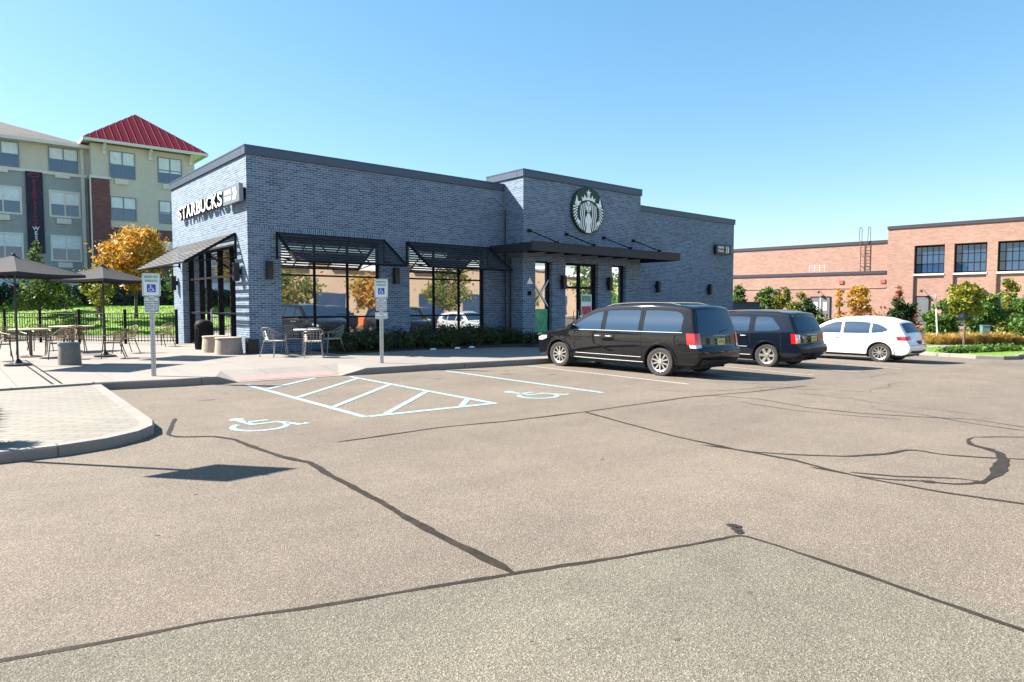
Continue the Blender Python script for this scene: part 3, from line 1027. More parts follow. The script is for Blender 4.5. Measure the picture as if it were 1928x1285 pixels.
# entrance canopy with raking tie rods
b = MB()
CX0, CX1, CY0, CZ0, CZ1 = 9.2, 18.15, -2.48, 3.57, 3.88
b.box(CX0, CX1, CY0, CY0 + .06, CZ0, CZ1)
b.box(CX0, CX0 + .06, CY0 + .06, -.01, CZ0, CZ1)
b.box(CX1 - .06, CX1, CY0 + .06, -.01, CZ0, CZ1)
b.box(CX0 + .06, 9.93, CY0 + .06, -.01, CZ0 + .16, CZ0 + .22)
b.box(9.93, 17.02, CY0 + .06, TY - .01, CZ0 + .16, CZ0 + .22)
b.box(17.02, CX1 - .06, CY0 + .06, -.01, CZ0 + .16, CZ0 + .22)
b.box(CX0 - .012, CX1 + .012, CY0 - .02, CY0 + .03, CZ1, CZ1 + .025)
for k in range(1, 9):
    x = CX0 + (CX1 - CX0) * k / 9
    b.box(x - .03, x + .03, CY0 + .065, TY - .02, CZ0 + .03, CZ0 + .157)
can = b.build('entrance_canopy', M_FASC, shop)
for x in (10.27, 12.3, 14.55, 16.5):
    b = MB()
    b.cyl((x, TY - .02, 4.46), (x + .25, CY0 + .1, 3.95), .022, n=8)
    b.box(x - .11, x + .07, TY - .05, TY, 4.40, 4.52)
    b.box(x + .2, x + .3, CY0 + .02, CY0 + .16, 3.9, 4.0)
    b.build('tie_rod', M_BLKMET, shop)
b = MB(); b.cyl((20.4, 2.6, 5.8), (20.4, 2.6, 6.55), .16, n=16); b.cyl((20.4, 2.6, 6.55), (20.4, 2.6, 6.75), .34, .26, 16)
b.build('roof_vent', M_WHITE, shop)

# wall lamps
def lamp(O, N, label):
    O, N = Vector(O), Vector(N)
    r = empty('wall_lamp', O, math.atan2(-N.x, N.y) + PI if False else 0, label, 'wall lamp', 'black up-and-down wall lamps on the coffee shop')
    U = Vector((-N.y, N.x, 0))
    M = Matrix(((U.x, N.x, 0, 0), (U.y, N.y, 0, 0), (0, 0, 1, 0), (0, 0, 0, 1)))
    b = MB(); b.box(-.05, .05, 0, .07, -.08, .08, 0, M); b.build('bracket', M_BLKMET, r)
    b = MB(); b.box(-.085, .085, .07, .24, -.27, .27, 0, M); b.box(-.07, .07, .085, .225, -.285, -.27, 0, M); b.build('housing', M_DKMET, r)
lamp((.58, 0, 2.66), -Y_, 'black box wall lamp on the shaded brick left of the first window')
lamp((4.98, 0, 2.62), -Y_, 'black box wall lamp on the brick pier between the two large windows')
lamp((12.0, TY, 2.52), -Y_, 'black wall lamp left of the entrance door under the canopy')
lamp((14.8, TY, 2.52), -Y_, 'black wall lamp right of the entrance door under the canopy')
lamp((19.7, 0, 2.5), -Y_, 'black wall lamp on the right wing, above the parked van')
lamp((24.2, 0, 2.44), -Y_, 'black wall lamp at the far right of the brick wall below the drive-thru sign')
lamp((0, .62, 2.62), -X_, 'black wall lamp on the sunlit side wall near the building corner')
lamp((0, 7.78, 2.45), -X_, 'black wall lamp on the sunlit brick pier beside the patio fence')

# signs on the building ------------------------------------------------------
b = MB()
word = 'STARBUCKS'
yL, yR = 6.75, 1.66
sgn = empty('letter_sign', (0, 4.2, 4.95), 0, 'raised white capital letter sign on the sunlit brick side wall', 'sign')
def let_part(ch, yc, w):
    b = MB()
    put_text(b, ch, .62, (-.09, yc - 4.2, -.02), -Y_, Z_, -X_, .10, 0, .012, fit=w)
    o = b.build('letter', [M_WHITE, M_BLK], sgn)
    return o
ws = {'S': .46, 'T': .50, 'A': .54, 'R': .50, 'B': .48, 'U': .50, 'C': .50, 'K': .52}
tot = sum(ws[c] for c in word)
gap = (yL - yR - tot) / (len(word) - 1)
y = yL
for ch in word:
    let_part(ch, y - ws[ch] / 2, ws[ch])
    y -= ws[ch] + gap
b = MB()
b.box(-.075, -.05, yR - 4.2, yL - 4.2, -.14, -.10)
b.box(-.075, -.05, yR - 4.2, yL - 4.2, .10, .14)
for k in range(12):
    yy_ = yR + (yL - yR) * (k + .5) / 12 - 4.2
    for z in (-.12, .12):
        b.box(-.05, .0, yy_ - .02, yy_ + .02, z - .015, z + .015)
b.build('rail', M_BLKMET, sgn)

def chevrons(b, O, R, U, N, h, mi):
    w = h * .42
    for q in (0, h * .5):
        pts = [(q, -h / 2), (q + h * .22, -h / 2), (q + h * .22 + w * .6, 0), (q + h * .22, h / 2), (q, h / 2), (q + w * .6, 0)]
        b.flat(pts[:3] + [pts[5]], O, R, U, N, .012, mi)
        b.flat([pts[5], pts[2], pts[3], pts[4]], O, R, U, N, .012, mi)
def drive_sign(loc, R, N, w, h, mat, label, dep):
    r = empty('drive_thru_sign', loc, 0, label, 'sign')
    b = MB()
    U = Vector(R); Nn = Vector(N)
    M = Matrix(((U.x, Nn.x, 0, 0), (U.y, Nn.y, 0, 0), (0, 0, 1, 0), (0, 0, 0, 1)))
    b.box(-w / 2, w / 2, .10, .10 + dep, -h / 2, h / 2, 0, M)
    b.box(-w / 2 + .1, w / 2 - .1, 0, .10, -h / 2 + .1, h / 2 - .1, 1, M)
    b.build('sign_box', [mat, M_BLKMET], r)
    b = MB()
    O = Nn * (.10 + dep)
    put_text(b, 'DRIVE', h * .34, O - U * (w * .20) + Z_ * (h * .19), U, Z_, Nn, .006, 0, .006, fit=w * .40)
    put_text(b, 'THRU', h * .34, O - U * (w * .20) - Z_ * (h * .19), U, Z_, Nn, .006, 0, .006, fit=w * .40)
    b.build('lettering', M_WHITE, r)
    b = MB()
    chevrons(b, O + U * (w * .12), U, Z_, Nn, h * .72, 0)
    b.build('chevrons', M_WHITE, r)
drive_sign((0, .72, 4.94), -Y_, -X_, 1.46, .52, M_SGREY, 'grey drive thru sign box with white arrows beside the white letters', .12)
drive_sign((25.35, 0, 4.60), X_, -Y_, 1.45, .50, M_BLK, 'black drive thru sign with white arrows at the right end of the shop front', .12)

# round emblem: crowned long-haired woman between two tails
def emblem(loc, R_):
    r = empty('round_logo_sign', loc, 0, 'round green and white emblem sign on the brick tower above the entrance', 'sign')
    b = MB()
    prof = [(0, .10), (R_ * .99, .10), (R_, .09), (R_, 0), (0, 0)]
    vs_ = []
    n = 64
    for rr_, h in prof[1:4]:
        for k in range(n):
            a = 2 * PI * k / n
            vs_.append((rr_ * math.cos(a), -h - .04, rr_ * math.sin(a)))
    fs = [tuple(range(n)), tuple(range(3 * n - 1, 2 * n - 1, -1))]
    for q in range(2):
        fs += [(q * n + k, q * n + (k + 1) % n, (q + 1) * n + (k + 1) % n, (q + 1) * n + k) for k in range(n)]
    b.add(vs_, fs)
    b.box(-.3, .3, -.04, 0, -.3, .3)
    b.build('disc', M_GREEN, r)
    O = Vector((0, -.142, 0))
    R, U, N = X_ * R_, Z_ * R_, -Y_
    w = MB()
    def fl(pts, t=.006, mi=0): w.flat(pts, O, R, U, N, t, mi)
    def rb(pts, wd, t=.006, mi=0): w.ribbon(pts, wd, O, R, U, N, t, mi)
    # star
    st = []
    for k in range(10):
        a = PI / 2 + k * PI / 5
        q = .17 if k % 2 == 0 else .072
        st.append((q * math.cos(a), .74 + q * math.sin(a)))
    for k in range(0, 10):
        fl([(0, .74), st[k], st[(k + 1) % 10]])
    # crown
    fl([(-.05, .50), (.05, .50), (.03, .64), (-.03, .64)], .007)
    base = lambda x: .43 + .08 * (1 - (x / .42) ** 2)
    for x0, x1, tx, tz in ((-.40, -.26, -.44, .56), (-.30, -.12, -.26, .66), (-.14, .14, 0, .62), (.12, .30, .26, .66), (.26, .40, .44, .56)):
        fl([(x0, base(x0)), (x1, base(x1)), (tx, tz)], .0065)
    for k in range(8):
        xa, xb = -.40 + .1 * k, -.30 + .1 * k
        fl([(xa, base(xa) - .07), (xb, base(xb) - .07), (xb, base(xb) + .02), (xa, base(xa) + .02)], .0055)
    # head and face
    fl([(.175 * math.cos(a * PI / 12) * (1 if math.sin(a * PI / 12) > 0 else .90), .17 + (.22 if math.sin(a * PI / 12) > 0 else .26) * math.sin(a * PI / 12)) for a in range(24)])
    # neck and body
    body = []
    prof_ = [(-.13, .09), (-.2, .10), (-.28, .15), (-.40, .18), (-.52, .15), (-.64, .12), (-.76, .14), (-.9, .17), (-.965, .17)]
    fl([(x, z) for z, x in [(a, -c) for a, c in prof_]] + [(c, a) for a, c in reversed(prof_)])
    # hair strands
    for sgn_ in (-1, 1):
        for k in range(3):
            x0 = .235 + .115 * k
            pts = []
            for q in range(15):
                z = .33 - .06 * k - q * (1.22 - .10 * k) / 14
                env = 0 if z > .1 else min(1, (.1 - z) / .3)
                x = x0 + .045 * math.sin((z - .1) * 7.4) * -env
                if z > .12: x = x0 * math.sqrt(max(.05, 1 - ((z - .12) / .40) ** 2))
                if (x * x + z * z) < .95:
                    pts.append((sgn_ * x, z))
            rb(pts, .050)
        # tails: fin tip and stepped stripes following the rim
        fl([(sgn_ * .84, .20), (sgn_ * .60, .18), (sgn_ * .47, .36), (sgn_ * .66, .34), (sgn_ * .74, .60)], .006)
        fl([(sgn_ * .84, .20), (sgn_ * .60, .18), (sgn_ * .84, .30)], .0065)
        for k in range(8):
            a0 = math.radians(6 - k * 8.6)
            ro, ri = .955, .955 - max(.16, .32 - .03 * k)
            p0 = (sgn_ * ro * math.cos(a0), ro * math.sin(a0) * .98)
            p1 = (sgn_ * ri * math.cos(a0 + .09), ri * math.sin(a0 + .13) + .03)
            rb([p0, p1], [.062, .045])
        fl([(sgn_ * .62, -.42), (sgn_ * .50, -.50), (sgn_ * .54, -.62), (sgn_ * .66, -.60), (sgn_ * .74, -.48)], .0065)
    w.build('white_figure', M_WHITE, r)
    w = MB()
    for sx_ in (-1, 1):
        rb2 = lambda pts, wd: w.ribbon(pts, wd, O, R, U, N, .011)
        rb2([(sx_ * .03, .265), (sx_ * .08, .29), (sx_ * .135, .26)], .030)
        rb2([(sx_ * .045, .20), (sx_ * .08, .21), (sx_ * .12, .195)], .042)
    rb2([(.0, .2), (.018, .08), (-.02, .06)], .022)
    rb2([(-.06, .0), (0, -.025), (.06, .0)], .032)
    w.build('face_lines', M_GREEN, r)
emblem((13.43, TY, 5.50), .95)
# ================================================================ CARS
M_TYRE = plain('tyre_rubber', (0.03, 0.028, 0.026), 0.85, var=.15)
M_RIM = plain('alloy', (0.55, 0.53, 0.50), 0.3, 0.8, var=.05)
M_CHROME = plain('chrome', (0.40, 0.41, 0.43), 0.6, 0.2, var=.03)
M_RED = plain('red_lens', (0.55, 0.01, 0.015), 0.15, var=.1, coat=1)
M_CLEAR = plain('clear_lens', (0.6, 0.6, 0.6), 0.15, .3, var=.1, coat=1)
M_PLAST = plain('black_plastic', (0.025, 0.025, 0.028), 0.6, var=.1)
M_SEAM = plain('panel_gap', (0.004, 0.004, 0.005), 0.9, var=.05)
M_PLATEY = plain('plate_yellow', (0.55, 0.52, 0.20), 0.5, var=.2)
def carpaint(*a, **k):
    m = plain(*a, **k)
    m.node_tree.nodes['Principled BSDF'].inputs['Specular IOR Level'].default_value = .03
    return m
M_PBLACK = carpaint('black_car_paint', (0.004, 0.004, 0.005), 0.5, 0, var=.05, coat=1)
M_PBLUE = carpaint('dark_blue_car_paint', (0.003, 0.006, 0.014), 0.5, 0.0, var=.05, coat=1)
M_PWHITE = plain('white_car_paint', (0.78, 0.78, 0.76), 0.25, 0, var=.02, coat=1)

def crom(pts, k=4):
    P = [Vector(p) for p in pts]
    out = []
    for i in range(len(P) - 1):
        a = P[max(0, i - 1)]; b_ = P[i]; c = P[i + 1]; d_ = P[min(len(P) - 1, i + 2)]
        # chord-limited catmull-rom
        m0 = (c - a) * .5; m1 = (d_ - b_) * .5
        L = (c - b_).length
        if m0.length > L: m0 = m0.normalized() * L
        if m1.length > L: m1 = m1.normalized() * L
        for q in range(k):
            t = q / k
            out.append(b_ * (2 * t**3 - 3 * t**2 + 1) + m0 * (t**3 - 2 * t**2 + t) + c * (-2 * t**3 + 3 * t**2) + m1 * (t**3 - t**2))
    out.append(P[-1])
    return out

class Car:
    def __init__(s, sp):
        s.sp = sp
        s.sil = crom(sp['sil'], 4)
        s.L, s.w2 = sp['L'], sp['w'] / 2
    def Wd(s, u, z):
        sp = s.sp
        w = s.w2
        zb = sp['belt']
        H = sp['H']
        if z > zb:
            w -= (z - zb) / (H - zb) * sp.get('tumble', .22) * (0.55 + 0.45 * min(1, (z - zb) / .35))
        elif z < .55:
            w -= .05 * ((.55 - z) / .35) ** 2
        else:
            w += .012 * math.sin(PI * (z - .55) / (zb - .55))
        if u < .9: w -= sp.get('nose', .20) * ((.9 - u) / .9) ** 2.2
        e = s.L - u
        if e < .6: w -= sp.get('tail', .10) * ((.6 - e) / .6) ** 2
        return w
    def pt(s, u, z, y):    # local: +Y forward
        return Vector((y, s.L / 2 - u, z))
    def body(s, paint, root):
        sp = s.sp
        sil = s.sil
        n = len(sil)
        zb0 = sp['zbot']
        arc = [0]
        for a, c in zip(sil, sil[1:]):
            arc.append(arc[-1] + abs(c.x - a.x) + .15 * abs(c.y - a.y))
        tl = [0, .12, .25, .38, .5, .62, .74, .84, .91, .955, .98, .993, 1.0]
        r = .055
        A = 7
        rings = []
        for i, p in enumerate(sil):
            s_ = arc[i] / arc[-1]
            q = Vector((sil[0].x + (sil[-1].x - sil[0].x) * s_, zb0))
            if i == 0 or i == n - 1: q = Vector(p)
            tg = (sil[min(n - 1, i + 1)] - sil[max(0, i - 1)])
            tg = tg.normalized() if tg.length else Vector((1, 0))
            nn = Vector((-tg.y, tg.x))       # outward for front->roof->rear order
            if nn.x * 0 + nn.y < 0 and abs(nn.y) > .9: nn = -nn
            ring = []
            PL = (p - q).length
            for t in tl:
                c = q.lerp(p, t)
                d = (1 - t) * PL
                W_ = s.Wd(c.x, c.y)
                if d < r and PL > 0:
                    W_ = W_ - r + math.sqrt(max(0, r * r - (r - d) ** 2))
                ring.append((c.x, c.y, W_))
            W1 = ring[-1][2]
            cr = .035 + .025 * abs(nn.x)
            if sp.get('flatroof') and abs(nn.x) < .3: cr = .035
            for k in range(1, A + 1):
                y = W1 * (1 - k / A)
                o_ = cr * (1 - (y / W1) ** 2) if PL > .05 else cr * .6 * (1 - (y / W1) ** 2)
                ring.append((p.x + nn.x * o_, p.y + nn.y * o_, y))
            rings.append(ring)
        m = len(rings[0])
        full = []
        for rg in rings:
            R_ = [s.pt(u, z, y) for u, z, y in rg]
            Lf = [Vector((-v.x, v.y, v.z)) for v in reversed(R_[:-1])]
            full.append(R_ + Lf)
        M_ = 2 * m - 1
        b = MB()
        vs_ = [v for rg in full for v in rg]
        fs = []
        for i in range(n - 1):
            for k in range(M_ - 1):
                fs.append((i * M_ + k, (i + 1) * M_ + k, (i + 1) * M_ + k + 1, i * M_ + k + 1))
            fs.append((i * M_ + M_ - 1, (i + 1) * M_ + M_ - 1, (i + 1) * M_, i * M_))
        fs.append(tuple(range(M_)))
        fs.append(tuple((n - 1) * M_ + k for k in range(M_ - 1, -1, -1)))
        b.add(vs_, fs)
        o = b.build('body', [paint, M_PLAST], root)
        import bmesh
        bm_ = bmesh.new()
        bm_.from_mesh(o.data)
        bmesh.ops.remove_doubles(bm_, verts=bm_.verts, dist=.0008)
        bmesh.ops.recalc_face_normals(bm_, faces=bm_.faces)
        # wheel arches: cut the flank along a circle and take the inside out
        for wu in sp['wheels']:
            for sd in (-1, 1):
                cy_, cz_, R = s.L / 2 - wu, sp['wr'], sp['ar']
                cand = [f for f in bm_.faces if sd * f.calc_center_median().x > s.w2 - .34 and abs(f.calc_center_median().y - cy_) < R * 1.5 and f.calc_center_median().z < cz_ + R * 1.4 and abs(f.normal.x) > .25]
                K = 36
                for k in range(K):
                    a = 2 * PI * (k + .5) / K
                    nn = Vector((0, math.cos(a), math.sin(a)))
                    pc = Vector((0, cy_, cz_)) + nn * R
                    cs = set(cand)
                    geom = list(cs) + list({e for f in cs for e in f.edges}) + list({v for f in cs for v in f.verts})
                    res = bmesh.ops.bisect_plane(bm_, geom=geom, plane_co=pc, plane_no=nn, dist=1e-5)
                    fs_ = [g_ for g_ in res['geom'] if isinstance(g_, bmesh.types.BMFace)]
                    cand = [f for f in set(fs_) if f.is_valid and (f.calc_center_median() - pc).dot(nn) < 0]
                bmesh.ops.delete(bm_, geom=cand, context='FACES')
        bm_.to_mesh(o.data); bm_.free()
        me = o.data
        me.polygons.foreach_set('use_smooth', [True] * len(me.polygons))
        try: me.set_sharp_from_angle(angle=math.radians(38))
        except Exception: pass
        for wu in sp['wheels']:
            for sd in (-1, 1):
                b = MB()
                K = 28
                V = []
                R = sp['ar']
                for x in (s.Wd(wu, sp['wr'] + .2) - .004, s.w2 - .36):
                    for k in range(K + 1):
                        a = math.radians(-25 + 230 * k / K)
                        V.append((sd * x, s.L / 2 - wu + R * math.cos(a), sp['wr'] + R * math.sin(a)))
                b.add(V, [(k, k + 1, K + 2 + k, K + 1 + k) for k in range(K)] + [tuple(range(K + 1, 2 * K + 2))])
                b.build('wheel_well', M_PLAST, root)
        return o
    def side(s, cols, off=.006, rows=5, mb=None, sides=(-1, 1), mi=0, t=0):
        """patch on the flank; cols = [(u, zlow, zhigh)...]"""
        mb = mb or MB()
        for sd in sides:
            V = []
            for u, z0, z1 in cols:
                for k in range(rows + 1):
                    z = z0 + (z1 - z0) * k / rows
                    V.append(s.pt(u, z, sd * (s.Wd(u, z) + off)))
            F = []
            for i in range(len(cols) - 1):
                for k in range(rows):
                    q = (i * (rows + 1) + k, (i + 1) * (rows + 1) + k, (i + 1) * (rows + 1) + k + 1, i * (rows + 1) + k + 1)
                    F.append(q if sd > 0 else q[::-1])
            mb.add(V, F, mi)
        return mb
    def sstrip(s, pts, w, off=.008, mb=None, mi=0, sides=(-1, 1)):
        """moulding on the flank along (u,z) points: a thin raised tube"""
        mb = mb or MB()
        for sd in sides:
            mb.tube([s.pt(u, z, sd * (s.Wd(u, z) + off * .4)) for u, z in pts], w / 2, 6, mi)
        return mb
    def at(s, z=None, u=None, rear=True):
        """silhouette point by height (front or rear) or by u (top)"""
        sil = s.sil
        best = None
        rng = range(len(sil) - 1)
        for i in (reversed(rng) if rear else rng):
            a, c = sil[i], sil[i + 1]
            if z is not None:
                if (a.y - z) * (c.y - z) <= 0 and abs(a.y - c.y) > 1e-6:
                    t = (z - a.y) / (c.y - a.y)
                    p = a.lerp(c, t); tg = (c - a).normalized()
                    return p, Vector((-tg.y, tg.x))
            elif a.x <= u <= c.x and c.x > a.x and a.y > s.sp['belt'] * .75:
                t = (u - a.x) / (c.x - a.x)
                p = a.lerp(c, t); tg = (c - a).normalized()
                return p, Vector((-tg.y, tg.x))
        return best
    def cross(s, stations, off=.006, cols=8, mb=None, mi=0):
        """patch wrapped over the shell; stations = [(point, normal, ylo, yhi)...]"""
        mb = mb or MB()
        V = []
        for p, nn, y0, y1 in stations:
            W1 = s.Wd(p.x, p.y) - .055
            PLs = .035 + .025 * abs(nn.x)
            for k in range(cols + 1):
                y = y0 + (y1 - y0) * k / cols
                o_ = PLs * max(0, 1 - (y / W1) ** 2) + off
                V.append(s.pt(p.x + nn.x * o_, p.y + nn.y * o_, y))
        F = []
        for i in range(len(stations) - 1):
            for k in range(cols):
                F.append((i * (cols + 1) + k, (i + 1) * (cols + 1) + k, (i + 1) * (cols + 1) + k + 1, i * (cols + 1) + k + 1))
        mb.add(V, F, mi)
        return mb

def wheel(root, x, y, R, w, sd, spokes, pair, rim_mat=None):
    r = empty('wheel', (x, y, R))
    r.parent = root
    b = MB()
    rr_ = R * .66
    prof = [(rr_, -w / 2 + .01), (R * .80, -w / 2 - .004), (R * .93, -w / 2 + .004), (R * .985, -w / 2 + .028), (R, -w / 4), (R, w / 4), (R * .985, w / 2 - .028), (R * .93, w / 2 - .004), (R * .80, w / 2 + .004), (rr_, w / 2 - .01), (rr_, -w / 2 + .01)]
    b.lathe(prof, 40, (0, 0, 0), 0, 'X')
    b.build('tyre', M_TYRE, r, True)
    b = MB()
    fx = sd * (w / 2 - .012)
    b.lathe([(rr_ * 1.02, fx), (rr_ * .90, fx - sd * .015), (rr_ * .90, -fx)], 36, (0, 0, 0), 0, 'X')
    b.lathe([(rr_ * .91, fx - sd * .055), (0.001, fx - sd * .055)], 24, (0, 0, 0), 1, 'X')
    b.lathe([(.001, fx - sd * .002), (.055, fx - sd * .002), (.065, fx - sd * .03), (.065, fx - sd * .06)], 16, (0, 0, 0), 0, 'X')
    for k in range(spokes):
        for e in ((-pair, pair) if pair else (0,)):
            a = 2 * PI * k / spokes + e
            a2 = 2 * PI * k / spokes + e * 1.5
            p0 = Vector((fx - sd * .018, .05 * math.cos(a), .05 * math.sin(a)))
            p1 = Vector((fx - sd * .010, rr_ * .93 * math.cos(a2), rr_ * .93 * math.sin(a2)))
            d_ = (p1 - p0).normalized()
            q = d_.cross(Vector((1, 0, 0))).normalized()
            wd0, wd1 = (.016, .016) if pair else (.034, .045)
            if spokes > 8: wd0, wd1 = .014, .017
            V = [p0 + q * wd0, p0 - q * wd0, p1 - q * wd1, p1 + q * wd1]
            V += [v - Vector((sd * .03, 0, 0)) for v in V]
            b.add(V, [(0, 1, 2, 3), (0, 4, 5, 1), (1, 5, 6, 2), (2, 6, 7, 3), (3, 7, 4, 0)])
    b.build('rim', [rim_mat or M_RIM, M_PLAST], r, False)
    return r

def car(name, label, sp, loc, rz, scale=(1, 1, 1), group=None):
    root = empty(name, loc, rz, label, sp['cat'], group)
    root.scale = scale
    c = Car(sp)
    c.body(sp['paint'], root)
    L, w2 = c.L, c.w2
    for wu in sp['wheels']:
        for sd in (-1, 1):
            wheel(root, sd * (w2 - .125), L / 2 - wu, sp['wr'], .225, sd, sp['spokes'], sp['pair'])
    # arch lips
    for wu in sp['wheels']:
        for sd in (-1, 1):
            b = MB()
            P = []
            for k in range(25):
                a = math.radians(-12 + 204 * k / 24)
                u = wu - (sp['ar'] + .012) * math.cos(a)
                z = sp['wr'] + (sp['ar'] + .012) * math.sin(a)
                if z > sp['zbot'] + .02:
                    P.append(c.pt(u, z, sd * (c.Wd(u, z) + .004)))
            b.tube(P, .032, 6)
            b.build('wheel_arch', sp.get('archmat', sp['paint']), root, True)
    for nm, cols in sp['glass']:
        for sd in (-1, 1):
            c.side(cols, .004, sides=(sd,)).build('side_window', M_CGLASS, root, 'all')
    # windscreen
    st = []
    a, e = sp['screen']
    for k in range(9):
        u = a + (e - a) * k / 8
        p, nn = c.at(u=u)
        W1 = c.Wd(p.x, p.y) - .10
        st.append((p, nn, -W1, W1))
    c.cross(st, .005, 12).build('windscreen', M_CGLASS, root, 'all')
    z0, z1, wf = sp['rear']
    st = []
    for k in range(9):
        z = z0 + (z1 - z0) * k / 8
        p, nn = c.at(z=z)
        W1 = (c.Wd(p.x, p.y) - .09) * wf
        st.append((p, nn, W1, -W1))
    c.cross(st, .006, 12).build('rear_window', M_CGLASS, root, 'all')
    # panel gaps and door handles
    for pts in sp['gaps']:
        for sd in (-1, 1):
            c.sstrip(pts, .018, .0, sides=(sd,)).build('panel_gap', M_SEAM, root)
    for u, z in sp['handles']:
        for sd in (-1, 1):
            b = MB()
            y = c.Wd(u, z)
            b.tube([c.pt(u - .09, z, sd * y), c.pt(u - .07, z, sd * (y + .035)), c.pt(u + .07, z, sd * (y + .035)), c.pt(u + .09, z, sd * y)], .014, 6)
            b.build('door_handle', sp['hmat'], root, True)
    # mirrors
    for sd in (-1, 1):
        u, z = sp['mirror']
        y = c.Wd(u, z)
        b = MB()
        q = c.pt(u, z, sd * (y + .13))
        V = []
        n = 12
        for s_, k in ((.7, -.06), (1, -.02), (1, .04), (.6, .09)):
            for j in range(n):
                a = 2 * PI * j / n
                ex = math.copysign(abs(math.cos(a)) ** .6, math.cos(a)) * .115 * s_
                ez = math.copysign(abs(math.sin(a)) ** .6, math.sin(a)) * .075 * s_
                V.append(q + Vector((ex, -.0 + k * 1.0, ez)))
        F = [(i * n + j, i * n + (j + 1) % n, (i + 1) * n + (j + 1) % n, (i + 1) * n + j) for i in range(3) for j in range(n)]
        F += [tuple(range(n - 1, -1, -1)), tuple(range(3 * n, 4 * n))]
        b.add(V, F)
        b.tube([c.pt(u - .02, z - .04, sd * (y - .03)), q - Vector((0, 0, .05))], .022, 6)
        b.build('wing_mirror', sp['paint'], root, True)
    # mouldings
    if sp.get('chrome'):
        for pts, w_ in sp['chrome']:
            for sd in (-1, 1):
                c.sstrip(pts, w_, .006, sides=(sd,)).build('bright_trim', M_CHROME, root, True)
    if sp.get('cladding'):
        b = MB()
        for cols in sp['cladding']:
            c.side(cols, .012, 2, b)
        b.build('cladding', M_PLAST, root, True)
    # tail lamps
    for sd in (-1, 1):
        b = MB()
        for cols, mi in sp['lamps']:
            c.side(cols, .009, 4, b, (sd,), mi)
        for zs, du, yi, mi in sp['rlamps']:
            rows = []
            r = .055
            for z in zs:
                p, nn = c.at(z=z)
                row = []
                for q in range(10):
                    dd = du * (1 - q / 9)
                    W_ = c.Wd(p.x - dd, z)
                    if dd < r: W_ = W_ - r + math.sqrt(max(0, r * r - (r - dd) ** 2))
                    row.append(Vector((sd * (W_ + .010), L / 2 - (p.x - dd) - .010, z)))
                W1 = c.Wd(p.x, z) - r
                for q in range(1, 6):
                    y = W1 - (yi * q / 5)
                    o_ = (.035 + .025 * abs(nn.x)) * max(0, 1 - (y / W1) ** 2) + .012
                    row.append(c.pt(p.x + nn.x * o_, z + nn.y * o_, sd * y))
                rows.append(row)
            V = [v for row in rows for v in row]
            m_ = len(rows[0])
            F = [(i * m_ + k, i * m_ + k + 1, (i + 1) * m_ + k + 1, (i + 1) * m_ + k) for i in range(len(rows) - 1) for k in range(m_ - 1)]
            b.add(V, F, mi)
        b.build('tail_light', [M_RED, M_CLEAR], root, 'all')
    # rear details: plate, badge bar, bumper insert
    pz = sp['plate']
    p, nn = c.at(z=pz)
    base_y = -(p.x - L / 2) - .035 - .025 * abs(nn.x) - .02
    b = MB()
    b.box(-.155, .155, base_y - .012, base_y + .03, pz - .078, pz + .078)
    b.build('number_plate', sp['platemat'], root)
    b = MB()
    put_text(b, sp['platetxt'], .085, (0, base_y - .013, pz - .005), Vector((1, 0, 0)), Z_, Vector((0, -1, 0)), .002, fit=.25)
    b.build('plate_lettering', M_BLK, root)
    if sp.get('rbar'):
        z_, w_, h_ = sp['rbar']
        p, nn = c.at(z=z_)
        by = -(p.x - L / 2) - .035 - .025 * abs(nn.x)
        b = MB()
        b.tube([(-w_, by + .05, z_), (-w_ * .5, by - .004, z_), (w_ * .5, by - .004, z_), (w_, by + .05, z_)], h_, 6)
        b.build('tailgate_trim', M_CHROME, root, True)
    st = []
    for z in (sp['bump'][0], (sp['bump'][0] + sp['bump'][1]) / 2, sp['bump'][1]):
        p, nn = c.at(z=z)
        W1 = (c.Wd(p.x, p.y) - .09)
        st.append((p, nn, W1, -W1))
    c.cross(st, .010, 10).build('bumper_insert', M_PLAST, root, 'all')
    st = []
    zg = sp['bump'][1] + .17
    for z in (zg, zg + .014):
        p, nn = c.at(z=z)
        W1 = (c.Wd(p.x, p.y) - .07)
        st.append((p, nn, W1, -W1))
    c.cross(st, .004, 10).build('tailgate_gap', M_SEAM, root, 'all')
    # front lamps and grille
    for sd in (-1, 1):
        b = MB()
        c.side([(.10, sp['nz'] - .10, sp['nz'] - .02), (.30, sp['nz'] - .10, sp['nz'] + .04), (.52, sp['nz'] - .03, sp['nz'] + .05)], .008, 3, b, (sd,))
        b.build('headlight', M_CLEAR, root, 'all')
    if sp.get('rack'):
        u0, u1 = sp['rack']
        for sd in (-1, 1):
            b = MB()
            P = []
            for k in range(9):
                u = u0 + (u1 - u0) * k / 8
                p, nn = c.at(u=u)
                P.append(c.pt(u, p.y + (.035 if 0 < k < 8 else .0), sd * (c.Wd(p.x, p.y) - .16)))
            b.tube(P, .016, 6)
            b.build('roof_rail', sp.get('railmat', M_PLAST), root, True)
    if sp.get('wiper'):
        z_ = sp['wiper']
        p, nn = c.at(z=z_)
        by = -(p.x - L / 2) - .08
        b = MB(); b.tube([(0, by, z_ - .03), (.25, by + .0, z_ + .02), (.48, by + .03, z_ + .04)], .010, 5); b.build('wiper', M_PLAST, root)
    # underside
    b = MB(); b.box(-w2 + .25, w2 - .25, -L / 2 + .35, L / 2 - .35, .2, sp['zbot'] + .04)
    b.cyl((.35, -L / 2 + .1, .27), (.35, -L / 2 + .6, .27), .035, n=8)
    b.cyl((.0, -L / 2 + .55, .27), (.55, -L / 2 + .55, .27), .09, n=10)
    b.build('chassis', M_PLAST, root)
